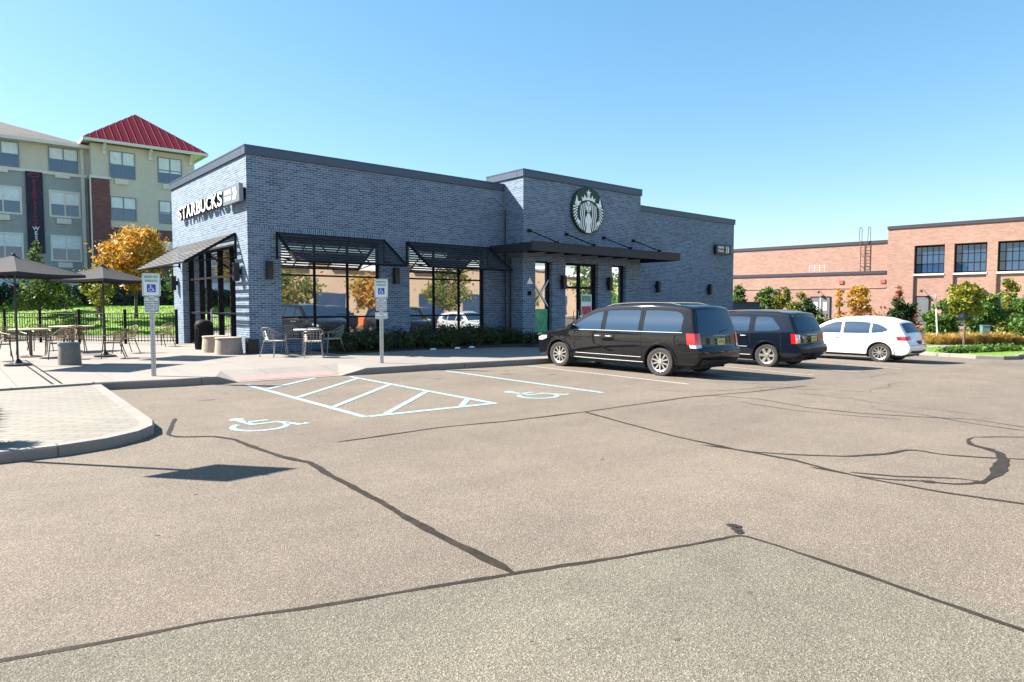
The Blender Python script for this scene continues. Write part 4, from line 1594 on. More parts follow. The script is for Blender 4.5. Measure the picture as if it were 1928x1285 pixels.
    if sp.get('hitch'):
        b = MB(); b.box(-.03, .03, -L / 2 - .16, -L / 2 + .2, .33, .39); b.cyl((0, -L / 2 - .12, .39), (0, -L / 2 - .12, .45), .025, n=8)
        b.build('tow_hitch', M_PLAST, root)
    return root

VAN = dict(cat='minivan', L=5.04, w=2.0, H=1.74, belt=1.06, zbot=.30, tumble=.20, nose=.22, tail=.05, paint=M_PBLACK,
  sil=[(.30, .30), (.10, .31), (.03, .42), (.0, .58), (.03, .74), (.12, .86), (.38, .95), (.80, 1.04), (1.14, 1.12), (1.45, 1.30), (1.85, 1.53), (2.15, 1.645), (2.6, 1.71), (3.3, 1.74), (4.0, 1.735), (4.50, 1.70), (4.72, 1.66), (4.79, 1.60), (4.84, 1.40), (4.90, 1.18), (4.94, 1.02), (4.96, .86), (4.98, .74), (5.04, .66), (5.04, .50), (4.99, .38), (4.90, .31), (4.80, .30)],
  wheels=(.97, 4.05), wr=.355, ar=.415, spokes=5, pair=.20,
  glass=[('f', [(1.42, 1.075, 1.12), (1.60, 1.075, 1.24), (1.80, 1.08, 1.36), (2.0, 1.08, 1.46), (2.20, 1.08, 1.53), (2.36, 1.08, 1.555)]),
         ('m', [(2.50, 1.08, 1.56), (2.54, 1.08, 1.575), (3.0, 1.08, 1.59), (3.42, 1.08, 1.59), (3.46, 1.08, 1.58)]),
         ('r', [(3.60, 1.08, 1.58), (3.64, 1.08, 1.59), (4.1, 1.08, 1.585), (4.42, 1.08, 1.565), (4.54, 1.09, 1.52), (4.60, 1.12, 1.42)])],
  screen=(1.20, 2.05), rear=(1.02, 1.60, .97),
  gaps=[[(1.52, .42), (1.50, .75), (1.52, 1.05)], [(2.43, .36), (2.43, .8), (2.43, 1.06), (2.43, 1.56)], [(3.53, .40), (3.53, .8), (3.53, 1.06), (3.53, 1.56)], [(1.6, .34), (2.5, .34), (3.5, .34)], [(3.55, 1.02), (4.0, 1.02), (4.60, 1.02)]],
  handles=[(2.28, .92), (2.62, .92)], hmat=M_CHROME, mirror=(1.50, 1.13),
  chrome=[([(1.38, 1.062), (2.0, 1.065), (3.0, 1.068), (4.0, 1.07), (4.62, 1.075)], .016), ([(1.55, .44), (2.5, .44), (3.55, .44)], .013), ([(1.5, .32), (2.5, .315), (3.6, .32)], .014)],
  lamps=[],
  rlamps=[((.80, .88, .96, 1.06), .22, .10, 0), ((.72, .76, .798), .17, .11, 1)],
  plate=.86, platetxt='R42 KVD', platemat=M_PLATEY, rbar=(1.0, .42, .012), bump=(.34, .46), nz=.82, wiper=1.1, rack=(2.3, 4.4))
SUV = dict(cat='suv', L=4.80, w=1.90, H=1.72, belt=1.08, zbot=.34, tumble=.17, nose=.22, tail=.05, paint=M_PBLUE,
  sil=[(.30, .34), (.10, .35), (.03, .46), (.0, .62), (.03, .80), (.10, .92), (.35, 1.0), (.80, 1.05), (1.18, 1.10), (1.42, 1.25), (1.75, 1.50), (1.98, 1.61), (2.4, 1.68), (3.0, 1.715), (3.6, 1.712), (4.05, 1.69), (4.32, 1.66), (4.42, 1.62), (4.43, 1.56), (4.52, 1.36), (4.62, 1.14), (4.66, 1.04), (4.68, .88), (4.70, .74), (4.79, .68), (4.80, .52), (4.75, .42), (4.64, .36), (4.5, .34)],
  wheels=(.93, 3.79), wr=.365, ar=.425, spokes=6, pair=0,
  glass=[('f', [(1.40, 1.095, 1.13), (1.55, 1.095, 1.24), (1.75, 1.10, 1.38), (1.95, 1.10, 1.48), (2.22, 1.10, 1.53)]),
         ('m', [(2.36, 1.10, 1.53), (2.40, 1.10, 1.545), (2.9, 1.10, 1.555), (3.18, 1.10, 1.54), (3.24, 1.12, 1.52)]),
         ('r', [(3.42, 1.12, 1.50), (3.46, 1.11, 1.55), (3.8, 1.12, 1.55), (3.92, 1.13, 1.52), (4.12, 1.15, 1.28), (4.18, 1.17, 1.22)])],
  screen=(1.22, 1.92), rear=(1.12, 1.52, .95),
  gaps=[[(1.45, .42), (1.42, .75), (1.42, 1.07)], [(2.30, .38), (2.30, .8), (2.30, 1.08), (2.30, 1.53)], [(3.32, .70), (3.28, .9), (3.30, 1.08), (3.32, 1.53)], [(4.25, .52), (4.22, .8), (4.24, 1.0)]],
  handles=[(2.12, .95), (3.08, .96)], hmat=M_CHROME, mirror=(1.50, 1.15),
  chrome=[([(1.45, .62), (2.3, .62), (3.2, .62)], .014), ([(1.4, .37), (2.3, .36), (3.3, .37)], .018)],
  cladding=[[(3.35, .38, .42), (3.3, .36, .40)]],
  lamps=[],
  rlamps=[((.76, .85, .95, 1.05), .17, .02, 0), ((.78, .9, 1.03), .045, .10, 1)],
  plate=.90, platetxt='VKR 18F', platemat=M_PLATEY, rbar=(1.02, .42, .03), bump=(.40, .62), nz=.88, rack=(2.1, 4.15), hitch=True, wiper=1.14)
XO = dict(cat='crossover', L=4.63, w=1.88, H=1.64, belt=1.02, zbot=.30, tumble=.24, nose=.24, tail=.09, paint=M_PWHITE,
  sil=[(.30, .30), (.10, .31), (.03, .42), (.0, .58), (.03, .74), (.10, .86), (.40, .95), (.85, 1.01), (1.20, 1.05), (1.50, 1.24), (1.85, 1.46), (2.10, 1.555), (2.5, 1.62), (2.95, 1.64), (3.4, 1.615), (3.85, 1.555), (4.10, 1.50), (4.20, 1.44), (4.34, 1.22), (4.46, 1.02), (4.52, .90), (4.55, .78), (4.60, .68), (4.63, .56), (4.60, .42), (4.52, .34), (4.4, .30)],
  wheels=(.89, 3.70), wr=.36, ar=.415, spokes=10, pair=0,
  glass=[('f', [(1.50, 1.035, 1.09), (1.70, 1.04, 1.24), (1.90, 1.045, 1.36), (2.15, 1.05, 1.455), (2.42, 1.055, 1.49)]),
         ('m', [(2.50, 1.055, 1.495), (2.9, 1.06, 1.50), (3.30, 1.07, 1.47), (3.36, 1.075, 1.46)]),
         ('r', [(3.42, 1.08, 1.45), (3.6, 1.09, 1.41), (3.78, 1.12, 1.33), (3.92, 1.18, 1.24)])],
  screen=(1.26, 2.02), rear=(1.08, 1.42, .86),
  gaps=[[(1.45, .40), (1.42, .75), (1.42, 1.0)], [(2.46, .36), (2.46, .8), (2.46, 1.02), (2.46, 1.49)], [(3.32, .68), (3.38, .85), (3.40, 1.05)]],
  handles=[(2.28, .90), (3.20, .92)], hmat=M_PWHITE, mirror=(1.56, 1.10),
  lamps=[],
  rlamps=[((.84, .90, .97), .30, .22, 0)],
  plate=.74, platetxt='H71 KEM', platemat=M_BLK, bump=(.40, .47), nz=.82, rack=(2.2, 3.9), railmat=M_CHROME)
def place(name, label, sp, xl, yf, yr, group=None, zs=1.0, rz=0.0, xs=None):
    xs = xs or zs
    """xl = x of the left flank, yf/yr = y of front and rear wheel contact"""
    wb = sp['wheels'][1] - sp['wheels'][0]
    sy = abs(yf - yr) / wb
    sgn_ = 1 if yf > yr else -1
    mid = (sp['wheels'][0] + sp['wheels'][1]) / 2
    cy = (yf + yr) / 2 - sgn_ * (sp['L'] / 2 - mid) * sy
    cx_ = xl + sgn_ * sp['w'] / 2 * xs
    return car(name, label, sp, (cx_, cy, g(cx_)), rz if sgn_ > 0 else PI + rz, (xs, sy, zs), group)
place('black_minivan', 'glossy black minivan with chrome strips parked nearest, in front of the shop entrance', VAN, 5.34, -7.75, -10.98, zs=.945, xs=.86)
place('dark_blue_suv', 'blue-black suv with a tow hitch between the minivan and the white car', SUV, 10.22, -8.15, -10.92, zs=.90, xs=.86)
place('white_crossover', 'white crossover car with red tail lights, farthest right in the row', XO, 15.55, -9.2, -11.86, zs=.865, xs=.84)

# ================================================================ STREET FURNITURE
def post_sign(loc, rz, label, third, hp=2.03):
    r = empty('parking_sign', loc, rz, label, 'sign')
    b = MB()
    # U-channel post, holes punched as dark dots
    for x0, x1, y0, y1 in ((-.045, -.03, -.01, .03), (.03, .045, -.01, .03), (-.03, .03, -.012, -.004)):
        b.box(x0, x1, y0, y1, -.05, hp)
    for k in range(int(hp / .05)):
        b.box(-.006, .006, -.0145, -.011, .06 + k * .05, .08 + k * .05, 1)
    b.build('post', [M_GALV, M_BLK], r)
    def board(name, z0, h, w):
        b = MB()
        k = .03
        out = []
        for sx_, sz_, a0 in ((1, 1, 0), (-1, 1, 90), (-1, -1, 180), (1, -1, 270)):
            for q in range(4):
                a = math.radians(a0 + q * 30)
                out.append((sx_ * (w / 2 - k) + k * math.cos(a), z0 + h / 2 + sz_ * (h / 2 - k) + k * math.sin(a)))
        b.flat(out, (0, -.018, 0), X_, Z_, -Y_, .004, 0)
        rev = [(x, z) for x, z in out]
        b.add([(x, -.0175, z) for x, z in reversed(out)], [tuple(range(len(out)))], 1)
        inn = [((x) * (w - .025) / w, z0 + h / 2 + (z - z0 - h / 2) * (h - .025) / h) for x, z in out]
        n = len(out)
        for i in range(n):
            j = (i + 1) % n
            q = [inn[i], inn[j]]
            s2 = [((x) * (w - .042) / w, z0 + h / 2 + (z - z0 - h / 2) * (h - .042) / h) for x, z in (out[j], out[i])]
            b.flat([q[0], q[1], s2[0], s2[1]], (0, -.0225, 0), X_, Z_, -Y_, .0, 2 if name == 'sign_board' else 3)
        return b.build(name, [M_SIGNW, M_GALV, M_SIGNGRN, M_BLK], r)
    top = hp + .09
    s1 = board('sign_board', top - .47, .47, .33)
    b = MB()
    F = (Vector((1, 0, 0)), Z_, -Y_)
    put_text(b, 'RESERVED', .075, (0, -.024, top - .075), *F, .001, 0, .002, fit=.25)
    put_text(b, 'PARKING', .075, (0, -.024, top - .155), *F, .001, 0, .002, fit=.23)
    b.build('lettering', M_SIGNGRN, s1)
    b = MB()
    b.box(-.08, .08, -.0252, -.0235, top - .385, top - .225, 0)
    isa(b, (0, -.0256, top - .305), *F, .13, .001, 1)
    b.build('wheelchair_symbol', [M_BLUE, M_WHITE], s1)
    s2 = board('lower_plate', top - .80, .315, .27)
    b = MB()
    for k, tx in enumerate(('PENALTY', '$250 FIRST OFFENSE', 'SUBSEQUENT OFFENSES', '$250 MINIMUM AND/OR', 'COMMUNITY SERVICE', 'TOW-AWAY ZONE')):
        put_text(b, tx, .036, (0, -.024, top - .53 - k * .046), *F, .001, 0, .001, fit=.12 if k == 0 else .22)
    b.build('lettering', M_BLK, s2)
    if third:
        s3 = board('lower_plate', top - 1.0, .17, .31)
        b = MB()
        put_text(b, 'VAN', .05, (0, -.024, top - .885), *F, .001, 0, .001)
        put_text(b, 'ACCESSIBLE', .05, (0, -.024, top - .945), *F, .001, 0, .001, fit=.24)
        b.build('lettering', M_SIGNGRN, s3)
    return r
post_sign((-3.70, -5.01, KT - .01), math.radians(-13), 'reserved parking sign with two plates on the post left of the striped bay', False)
post_sign((1.39, -5.42, KT - .01), math.radians(-24), 'reserved parking sign with three plates on the post in front of the window pier', True)
# sign outside the left edge of the frame; only its shadow falls into the picture
r = empty('square_sign', (-7.10, -10.88, IT - .02), math.radians(5), 'square metal sign on a post just beyond the paved island', 'sign')
b = MB(); b.box(-.025, .025, -.02, .02, 0, 3.0); b.build('post', M_GALV, r)
b = MB(); b.box(-.35, .35, -.03, -.022, 2.25, 2.96); b.build('sign_board', M_SGREY, r)

# ================================================================ PATIO
M_CHAIRF = plain('bronze_chair_frame', (0.10, 0.075, 0.06), 0.45, .4, var=.1)
M_CHAIRS = plain('chair_slats', (0.22, 0.14, 0.09), 0.5, .2, var=.15)
M_CHAIRL = plain('light_chair_frame', (0.26, 0.25, 0.24), 0.4, .4, var=.1)
M_SEAT = plain('woven_seat', (0.50, 0.40, 0.30), 0.6, 0, var=.15)
M_TOP = plain('table_top', (0.45, 0.38, 0.28), 0.5, 0, var=.1)
M_CONC = plain('cast_concrete', (0.33, 0.27, 0.21), 0.85, var=.12, scale=12, bmp=.3)
M_CONCG = plain('grey_cast_concrete', (0.17, 0.155, 0.14), 0.85, var=.15, scale=12, bmp=.3)
M_FABR = plain('umbrella_fabric', (0.022, 0.020, 0.023), 0.9, var=.15)
def chair(loc, rz, label, light=False, group='metal chairs on the coffee shop patio'):
    r = empty('patio_chair', loc, rz, label, 'chair', group)
    fm, smt = (M_CHAIRL, M_SEAT) if light else (M_CHAIRF, M_CHAIRS)
    for sx_ in (-1, 1):
        b = MB(); b.tube([(sx_ * .23, .20, .62), (sx_ * .24, .21, .42), (sx_ * .27, .26, 0)], .014, 7); b.build('leg', fm, r, True)
        b = MB(); b.tube([(sx_ * .21, -.18, .44), (sx_ * .235, -.24, .2), (sx_ * .26, -.31, 0)], .014, 7); b.build('leg', fm, r, True)
    b = MB()
    b.tube([(-.23, .22, .43), (.23, .22, .43), (.22, -.19, .44), (-.22, -.19, .44)], .013, 6, closed=True)
    if light:
        b.box(-.215, .215, -.185, .215, .437, .458, 1)
    else:
        for k in range(9):
            y = -.16 + k * .042
            b.box(-.215, .215, y, y + .028, .437, .452, 1)
    b.build('seat', [fm, smt], r)
    # wrapped back: horizontal rails curving from arm to arm
    def U(z, lean, w=.25, d=.24):
        P = []
        for k in range(15):
            a = PI * k / 14
            P.append((w * math.cos(a) * -1, -.02 - lean - d * math.sin(a) ** .7 if math.sin(a) > 0 else -.02 - lean, z))
        return P
    b = MB()
    nr = 7
    for k in range(nr):
        z = .50 + k * .045
        P = U(z, .02 * k / nr * 3, .245 + .002 * k)
        if k >= 4: P = P[2:-2]
        b.tube(P, .0065, 5)
    top = [(-.23, .22, .62), (-.255, .05, .645), (-.27, -.10, .67), (-.24, -.25, .76), (-.14, -.315, .82), (0, -.335, .835), (.14, -.315, .82), (.24, -.25, .76), (.27, -.10, .67), (.255, .05, .645), (.23, .22, .62)]
    b.tube(top, .014, 7)
    for x in (-.16, -.08, 0, .08, .16):
        b.tube([(x, -.19, .44), (x, -.27 - .02 * (1 - abs(x) * 4), .62), (x, -.325 + abs(x) * .12, .82)], .006, 5)
    b.build('backrest', fm if light else M_CHAIRS, r, True)
    return r
def table(loc, label, top_r, h, mat, square=False, name='patio_table'):
    r = empty(name, loc, .3, label, 'table')
    b = MB()
    if square:
        b.box(-top_r, top_r, -top_r, top_r, h - .03, h)
    else:
        b.lathe([(0.001, h - .03), (top_r - .01, h - .03), (top_r, h - .02), (top_r, h - .006), (top_r - .01, h), (.001, h)], 40)
    b.build('tabletop', mat, r, True)
    b = MB(); b.cyl((0, 0, .03), (0, 0, h - .03), .04, n=12); b.box(-.2, .2, -.02, .02, h - .05, h - .03); b.box(-.02, .02, -.2, .2, h - .052, h - .032); b.build('pedestal', M_CHAIRF, r, True)
    b = MB(); b.lathe([(.27, 0), (.27, .012), (.05, .04), (.04, .05)], 24); b.build('foot', M_CHAIRF, r, True)
    return r
zp = KT - .003
P3 = lambda x, y: (x, y, zp)
table(P3(-5.11, 2.75), 'round wooden-topped patio table on a dark pedestal, left of the grey concrete stool', .50, .80, M_TOP)
table(P3(-3.85, 4.9), 'larger patio table with a thin pale top close to the fence', .62, .80, M_TOP)
chair(P3(-4.50, 1.35), math.radians(150), 'bronze patio chair directly behind the grey concrete stool')
chair(P3(-3.42, .85), math.radians(75), 'bronze patio chair standing by itself to the right under the small umbrella, nearest the signpost')
chair(P3(-2.75, 2.85), math.radians(105), 'bronze patio chair right behind the lone chair, by the fence post')
chair(P3(-5.42, 3.75), math.radians(-150), 'bronze patio chair tucked behind the round table on the left')
chair(P3(-1.05, 5.75), math.radians(40), 'single bronze chair against the fence beside the side wall of the shop')
chair(P3(-5.95, 1.75), math.radians(-60), 'bronze patio chair at the left edge of the picture, in front of the round table')
chair(P3(-4.45, 3.35), math.radians(80), 'bronze patio chair between the round table and the larger table')
chair(P3(-3.9, 3.9), math.radians(0), 'bronze patio chair with its back to the car park at the larger table')
chair(P3(-4.6, 5.9), math.radians(-165), 'bronze patio chair on the fence side of the larger table')
# bistro set
table(P3(1.10, -1.55), 'small pale round cafe table outside the first large window', .36, .76, M_WHITE, name='cafe_table')
G2 = 'pale seated cafe chairs outside the first window'
chair(P3(.15, -1.55), math.radians(-65), 'pale-seated cafe chair left of the small white table, facing right', True, G2)
chair(P3(.90, -2.45), math.radians(-20), 'pale-seated cafe chair with its back to the viewer in front of the small white table', True, G2)
chair(P3(2.05, -1.30), math.radians(80), 'cafe chair right of the small white table, next to the plants', True, G2)
chair(P3(1.05, -.62), math.radians(175), 'cafe chair between the small white table and the window', True, G2)
def stool(loc, r0, r1, h, mat, label, capm=None, group=None):
    r = empty('concrete_stool', loc, .4, label, 'stool', group)
    b = MB(); b.lathe([(r0, 0), (r0, .01), (r1, h - .05), (.001, h - .05)], 40); b.build('base', mat, r, True)
    b = MB(); b.lathe([(r1 + .012, h - .048), (r1 + .02, h - .04), (r1 + .02, h - .008), (r1 + .01, h), (.001, h)], 40); b.build('seat', capm or mat, r, True)
stool(P3(-4.63, -.75), .25, .225, .54, M_CONCG, 'dark grey round concrete stool alone in the middle of the patio', plain('teal_cap', (.10, .16, .17), .6, var=.1))
stool(P3(-.50, .35), .40, .36, .50, M_CONC, 'tapered tan concrete drum seat at the shop corner, the nearer of two')
stool(P3(-.52, 1.55), .40, .36, .50, M_CONC, 'tapered tan concrete drum seat behind the nearer one, beside the bin')
r = empty('litter_bin', P3(-.42, 3.05), 0, 'black domed litter bin beside the glazed side entrance', 'litter bin')
b = MB(); b.lathe([(.27, 0), (.28, .02), (.28, .72), (.27, .74)], 32)
for k in range(24):
    a = 2 * PI * k / 24
    b.box(-.012, .012, .278, .292, .06, .70, 0, Matrix.Rotation(a, 4, 'Z'))
b.build('body', M_BLKMET, r, True)
b = MB(); b.lathe([(.285, .74), (.29, .77), (.28, .84), (.23, .92), (.13, .97), (.0, .98)], 32); b.build('lid', M_BLKMET, r, True)

def umbrella(loc, s, ze, za, rz, label):
    r = empty('patio_umbrella', loc, rz, label, 'umbrella', 'dark square patio umbrellas')
    b = MB(); b.cyl((0, 0, .06), (0, 0, za), .024, n=10); b.build('pole', M_DKMET, r, True)
    b = MB(); b.lathe([(.28, 0), (.28, .04), (.1, .07), (.04, .16), (.001, .16)], 24); b.build('base', M_DKMET, r, True)
    b = MB()
    K = 8
    for q in range(4):
        a0, a1 = PI / 2 * q, PI / 2 * (q + 1)
        V = []
        for i in range(K + 1):
            f_ = i / K
            for j in range(K + 1):
                t = j / K
                x = (math.cos(a0) * (1 - t) + math.cos(a1) * t) * s * f_
                y = (math.sin(a0) * (1 - t) + math.sin(a1) * t) * s * f_
                z = za - (za - ze) * (f_ ** .92) - .03 * math.sin(PI * t) * f_
                V.append((x, y, z))
        n = len(V)
        F = [(i * (K + 1) + j, (i + 1) * (K + 1) + j, (i + 1) * (K + 1) + j + 1, i * (K + 1) + j + 1) for i in range(K) for j in range(K)]
        b.add(V, F)
        Vv = [V[K * (K + 1) + j] for j in range(K + 1)]
        b.add(Vv + [(x * 1.005, y * 1.005, z - .07) for x, y, z in Vv], [(j, j + 1, K + 2 + j, K + 1 + j) for j in range(K)])
    b.build('canopy', M_FABR, r)
    b = MB(); b.lathe([(.05, za - .02), (.04, za + .03), (.001, za + .06)], 12); b.build('finial', M_DKMET, r, True)
    for q in range(8):
        a = PI / 4 * q
        rr_ = s * (.97 if q % 2 == 0 else .69)
        b = MB()
        b.cyl((0, 0, za - .04), (rr_ * math.cos(a), rr_ * math.sin(a), ze - .0 + (.005 if q % 2 == 0 else -.035)), .009, n=6)
        b.cyl((0, 0, ze - .28), (rr_ * .5 * math.cos(a), rr_ * .5 * math.sin(a), za - (za - ze) * .5 - .02), .008, n=6)
        b.build('rib', M_DKMET, r)
umbrella(P3(-5.62, -.25), 1.45, 2.22, 2.66, math.radians(-2), 'larger dark square umbrella at the left edge over the patio tables')
umbrella(P3(-3.51, 1.50), 1.22, 2.18, 2.56, math.radians(-8), 'dark square umbrella in the middle of the patio, left of the parking sign')

# fence
fr_ = empty('metal_fence', (0, 0, 0), 0, 'black metal fence of thin upright bars along the back of the patio', 'fence')
FP = [(-.30, 6.9), (-1.76, 8.17), (-2.98, 10.0), (-4.07, 11.41), (-5.09, 12.78), (-6.20, 14.24), (-7.35, 15.7)]
HF = 1.22
for x, y in FP:
    b = MB(); b.box(x - .045, x + .045, y - .045, y + .045, .10, .15 + HF + .05); b.box(x - .055, x + .055, y - .055, y + .055, .15 + HF + .05, .15 + HF + .075)
    b.build('post', M_BLKMET, fr_)
for (x0, y0), (x1, y1) in zip(FP, FP[1:]):
    b = MB()
    A, B_ = Vector((x0, y0, 0)), Vector((x1, y1, 0))
    L = (B_ - A).length
    for z in (.27, 1.12, 1.28):
        b.cyl(A + Z_ * (z), B_ + Z_ * (z), .017, n=4)
    nb = int(L / .115)
    for k in range(1, nb):
        p = A.lerp(B_, k / nb)
        b.cyl(p + Z_ * .2, p + Z_ * 1.28, .011, n=4, cap=False)
    b.build('railing', M_BLKMET, fr_)

# planting bed along the windows
b = MB()
b.box(1.95, 9.85, -1.95, -.02, .10, KT + .03)
b.box(9.2, 12.0, -2.5, -1.2, .0, KT + .03 - .05)
struct(b.build('planting_bed', M_MULCH))
n = 21000
cen = []
for k in range(190):
    x = RNG.uniform(2.05, 9.75); y = RNG.uniform(-1.85, -.15)
    h_ = .22 + .38 * RNG.random() + .22 * (y + 1.85) / 1.7 * RNG.random()
    cen.append((x, y, h_))
for k in range(14):
    cen.append((RNG.uniform(9.3, 11.6), RNG.uniform(-2.3, -1.4), .3 + .15 * RNG.random()))
cen = np.array(cen)
ix = RNG.integers(0, len(cen), n)
t = RNG.random(n) ** .8
rad = .06 + .22 * t
a = RNG.random(n) * 2 * PI
pts = np.stack([cen[ix, 0] + rad * np.cos(a) * RNG.random(n) ** .4, cen[ix, 1] + rad * np.sin(a) * RNG.random(n) ** .4, KT + .02 + t * cen[ix, 2] * (.75 + .35 * RNG.random(n))], 1)
o = leaf_mesh('bed_plants', L_BED, pts, None, .042, None)
tag(o, kind='stuff')
for i, (x, y) in enumerate(((5.15, -2.12), (6.1, -2.15), (6.75, -2.1))):
    r = random.Random(i)
    b = MB()
    n = 9
    for hh, q in ((0, 1), (.04, .95), (.075, .55)):
        for k in range(n):
            aa = 2 * PI * k / n
            b.v.append((.16 * q * r.uniform(.7, 1.1) * math.cos(aa), .09 * q * r.uniform(.7, 1.1) * math.sin(aa), hh))
    b.f += [(j * n + k, j * n + (k + 1) % n, (j + 1) * n + (k + 1) % n, (j + 1) * n + k) for j in range(2) for k in range(n)] + [tuple(2 * n + k for k in range(n))]
    b.m += [0] * (2 * n + 1)
    o = b.build('stone', M_SIGNW, None, False, (x, y, zp))
    o.scale = (.8, .8, .7)
    tag(o, ['white stone at the edge of the planting bed, leftmost of three', 'white stone at the edge of the planting bed, middle of three', 'white stone at the edge of the planting bed, nearest the entrance'][i], 'stone', 'white stones beside the planting bed')
# ================================================================ HOTEL
# the hotel is enlarged about the camera position to move its shadow off the lawn, ending up about 60 m away with 3.3 m storeys
M_STUC = plain('beige_stucco', (0.58, 0.55, 0.47), 0.9, var=.06, scale=1.5, bmp=.2)
def sidingmat():
    m, t, b = newmat('blue_grey_siding')
    P = pos(t)
    sx = N_(t, 'SeparateXYZ'); t.links.new(P, sx.inputs[0])
    mu = N_(t, 'Math', operation='MULTIPLY'); mu.inputs[1].default_value = 1 / .19; t.links.new(sx.outputs[2], mu.inputs[0])
    fr = N_(t, 'Math', operation='FRACT'); t.links.new(mu.outputs[0], fr.inputs[0])
    c = ramp(t, fr.outputs[0], [(0, (.14, .17, .185)), (.08, (.29, .335, .36)), (1, (.33, .375, .40))])
    c = mixc(t, .6, c, ramp(t, noise(t, P, 3, 3), [(.3, (.9, .9, .9)), (.7, (1.08, 1.08, 1.08))]), 'MULTIPLY')
    t.links.new(c, b.inputs['Base Color'])
    bump(t, b, fr.outputs[0], .8, .03)
    return m
M_SIDE = sidingmat()
M_TRIM = plain('cream_trim', (0.68, 0.67, 0.62), 0.7, var=.05)
M_BLINDT = plain('window_blind', (0.68, 0.76, 0.80), 0.5, var=.12, scale=5)
M_MAROON = brickmat('maroon_brick', (0.14, 0.055, 0.055), (0.20, 0.08, 0.075), (0.14, 0.10, 0.10), w=.4, h=.14, var=.4)
M_REDMET = plain('red_roof_metal', (0.20, 0.020, 0.032), .5, .0, var=.12)
M_SEAMR = plain('red_roof_seam', (0.24, 0.07, 0.08), .95, .0, var=.05)
for m_ in (M_SEAMR, M_REDMET):
    m_.node_tree.nodes['Principled BSDF'].inputs['Specular IOR Level'].default_value = 0.05
def shingle():
    return brickmat('brown_shingles', (0.10, 0.085, 0.072), (0.15, 0.13, 0.11), (0.09, 0.075, 0.06), w=.4, h=.12, var=.5)
M_SHING = shingle()
HY, TWY = 33.5, 32.3
H0 = 1.4
hot = empty('hotel', (0, 0, 0), 0, 'four-storey hotel with blue-grey siding, beige top floor and a red pyramid roof', 'hotel')
hot.location = (.84, 2.42, -.19)
hot.scale = (1.12, 1.12, 1.12)
b = MB()
b.box(-40, 1.9, HY, HY + 14, H0 - 1, 10.30); b.build('siding_wall', M_SIDE, hot)
b = MB(); b.box(-40, 1.9, HY + .01, HY + 14, 10.30, 12.25); b.build('stucco_wall', M_STUC, hot)
b = MB(); b.box(1.0, 7.48, TWY, TWY + 8, H0 - 1, 12.45); b.build('tower_wall', M_STUC, hot)
b = MB(); b.box(.92, 2.02, TWY - .12, TWY + 2, H0 - 1, 10.1); b.build('brick_column', M_MAROON, hot)
b = MB(); b.box(2.02, 7.5, TWY - .10, TWY + 2, H0 - 1, 6.9); b.build('brick_base', M_MAROON, hot)
b = MB(); b.box(-40, .9, HY - .12, HY, 10.22, 10.42); b.box(.86, 2.1, TWY - .2, TWY, 10.1, 10.26); b.box(.86, .93, TWY - .16, TWY - .02, H0, 10.1); b.build('belt_course', M_TRIM, hot)
b = MB(); b.box(.55, .75, HY - .10, HY, H0, 12.2); b.build('downspout_or_shade_strip', M_TRIM, hot)
# main roof: hipped slope seen from below
b = MB()
ev, rz_ = 12.30, 15.2
b.add([(-41, HY - .6, ev), (1.2, HY - .6, ev), (-7, HY + 6.5, rz_), (-41, HY + 6.5, rz_)], [(0, 1, 2, 3)])
b.add([(1.2, HY - .6, ev), (1.2, HY + 14.6, ev), (-7, HY + 6.5, rz_)], [(0, 1, 2)])
b.add([(-41, HY + 14.6, ev), (1.2, HY + 14.6, ev), (-7, HY + 6.5, rz_), (-41, HY + 6.5, rz_)], [(0, 3, 2, 1)])
b.build('shingle_roof', M_SHING, hot)
b = MB(); b.box(-41, 1.2, HY - .65, HY - .5, 12.12, 12.34); b.box(-41, 1.2, HY - .5, HY + .02, 12.12, 12.2); b.build('gutter', M_TRIM, hot)
# tower roof
b = MB()
ex0, ex1, ey0, ey1 = .45, 8.25, TWY - .75, TWY + 7.0
ap = Vector((4.35, TWY + 3.1, 15.55)); ez = 12.62
cor = [Vector((ex0, ey0, ez)), Vector((ex1, ey0, ez)), Vector((ex1, ey1, ez)), Vector((ex0, ey1, ez))]
for i in range(4):
    b.add([cor[i], cor[(i + 1) % 4], ap], [(0, 1, 2)], 0)
for i in range(4):
    A, B_ = cor[i], cor[(i + 1) % 4]
    nn = (B_ - A).cross(ap - A).normalized()
    K = 17
    for k in range(1, K):
        p = A.lerp(B_, k / K)
        # rib runs up the slope, square to the eave, until it meets a hip
        f_ = (k / K)
        mid = (A + B_) / 2
        up = (ap - mid)
        pa = (ap - A).dot((B_ - A).normalized()) / (B_ - A).length
        tt = f_ / pa if f_ < pa else (1 - f_) / (1 - pa)
        slope = ap - (A + (B_ - A) * pa)
        q = p + slope * tt
        b.cyl(p + nn * .01, q + nn * .01, .020, n=4, mi=1)
b.build('pyramid_roof', [M_REDMET, M_SEAMR], hot)
b = MB()
b.box(ex0, ex1, ey0 - .02, ey0 + .1, ez - .2, ez - .01); b.box(ex0, ex0 + .1, ey0 + .11, ey1, ez - .2, ez - .01); b.box(ex1 - .1, ex1, ey0 + .11, ey1, ez - .2, ez - .01)
b.box(ex0 + .11, ex1 - .11, ey0 + .11, ey1, ez - .08, ez - .02)
b.build('eaves', M_TRIM, hot)
for x in (1.75, 4.55, 7.2):
    b = MB(); b.box(x - .1, x + .1, TWY - .14, TWY, 11.75, 12.4); b.add([(x - .08, TWY - .1, 12.4), (x - .08, TWY - .6, 12.4), (x - .08, TWY - .1, 11.9), (x + .08, TWY - .1, 12.4), (x + .08, TWY - .6, 12.4), (x + .08, TWY - .1, 11.9)], [(0, 1, 2), (3, 5, 4), (0, 3, 4, 1), (1, 4, 5, 2)])
    b.build('bracket', M_TRIM, hot)
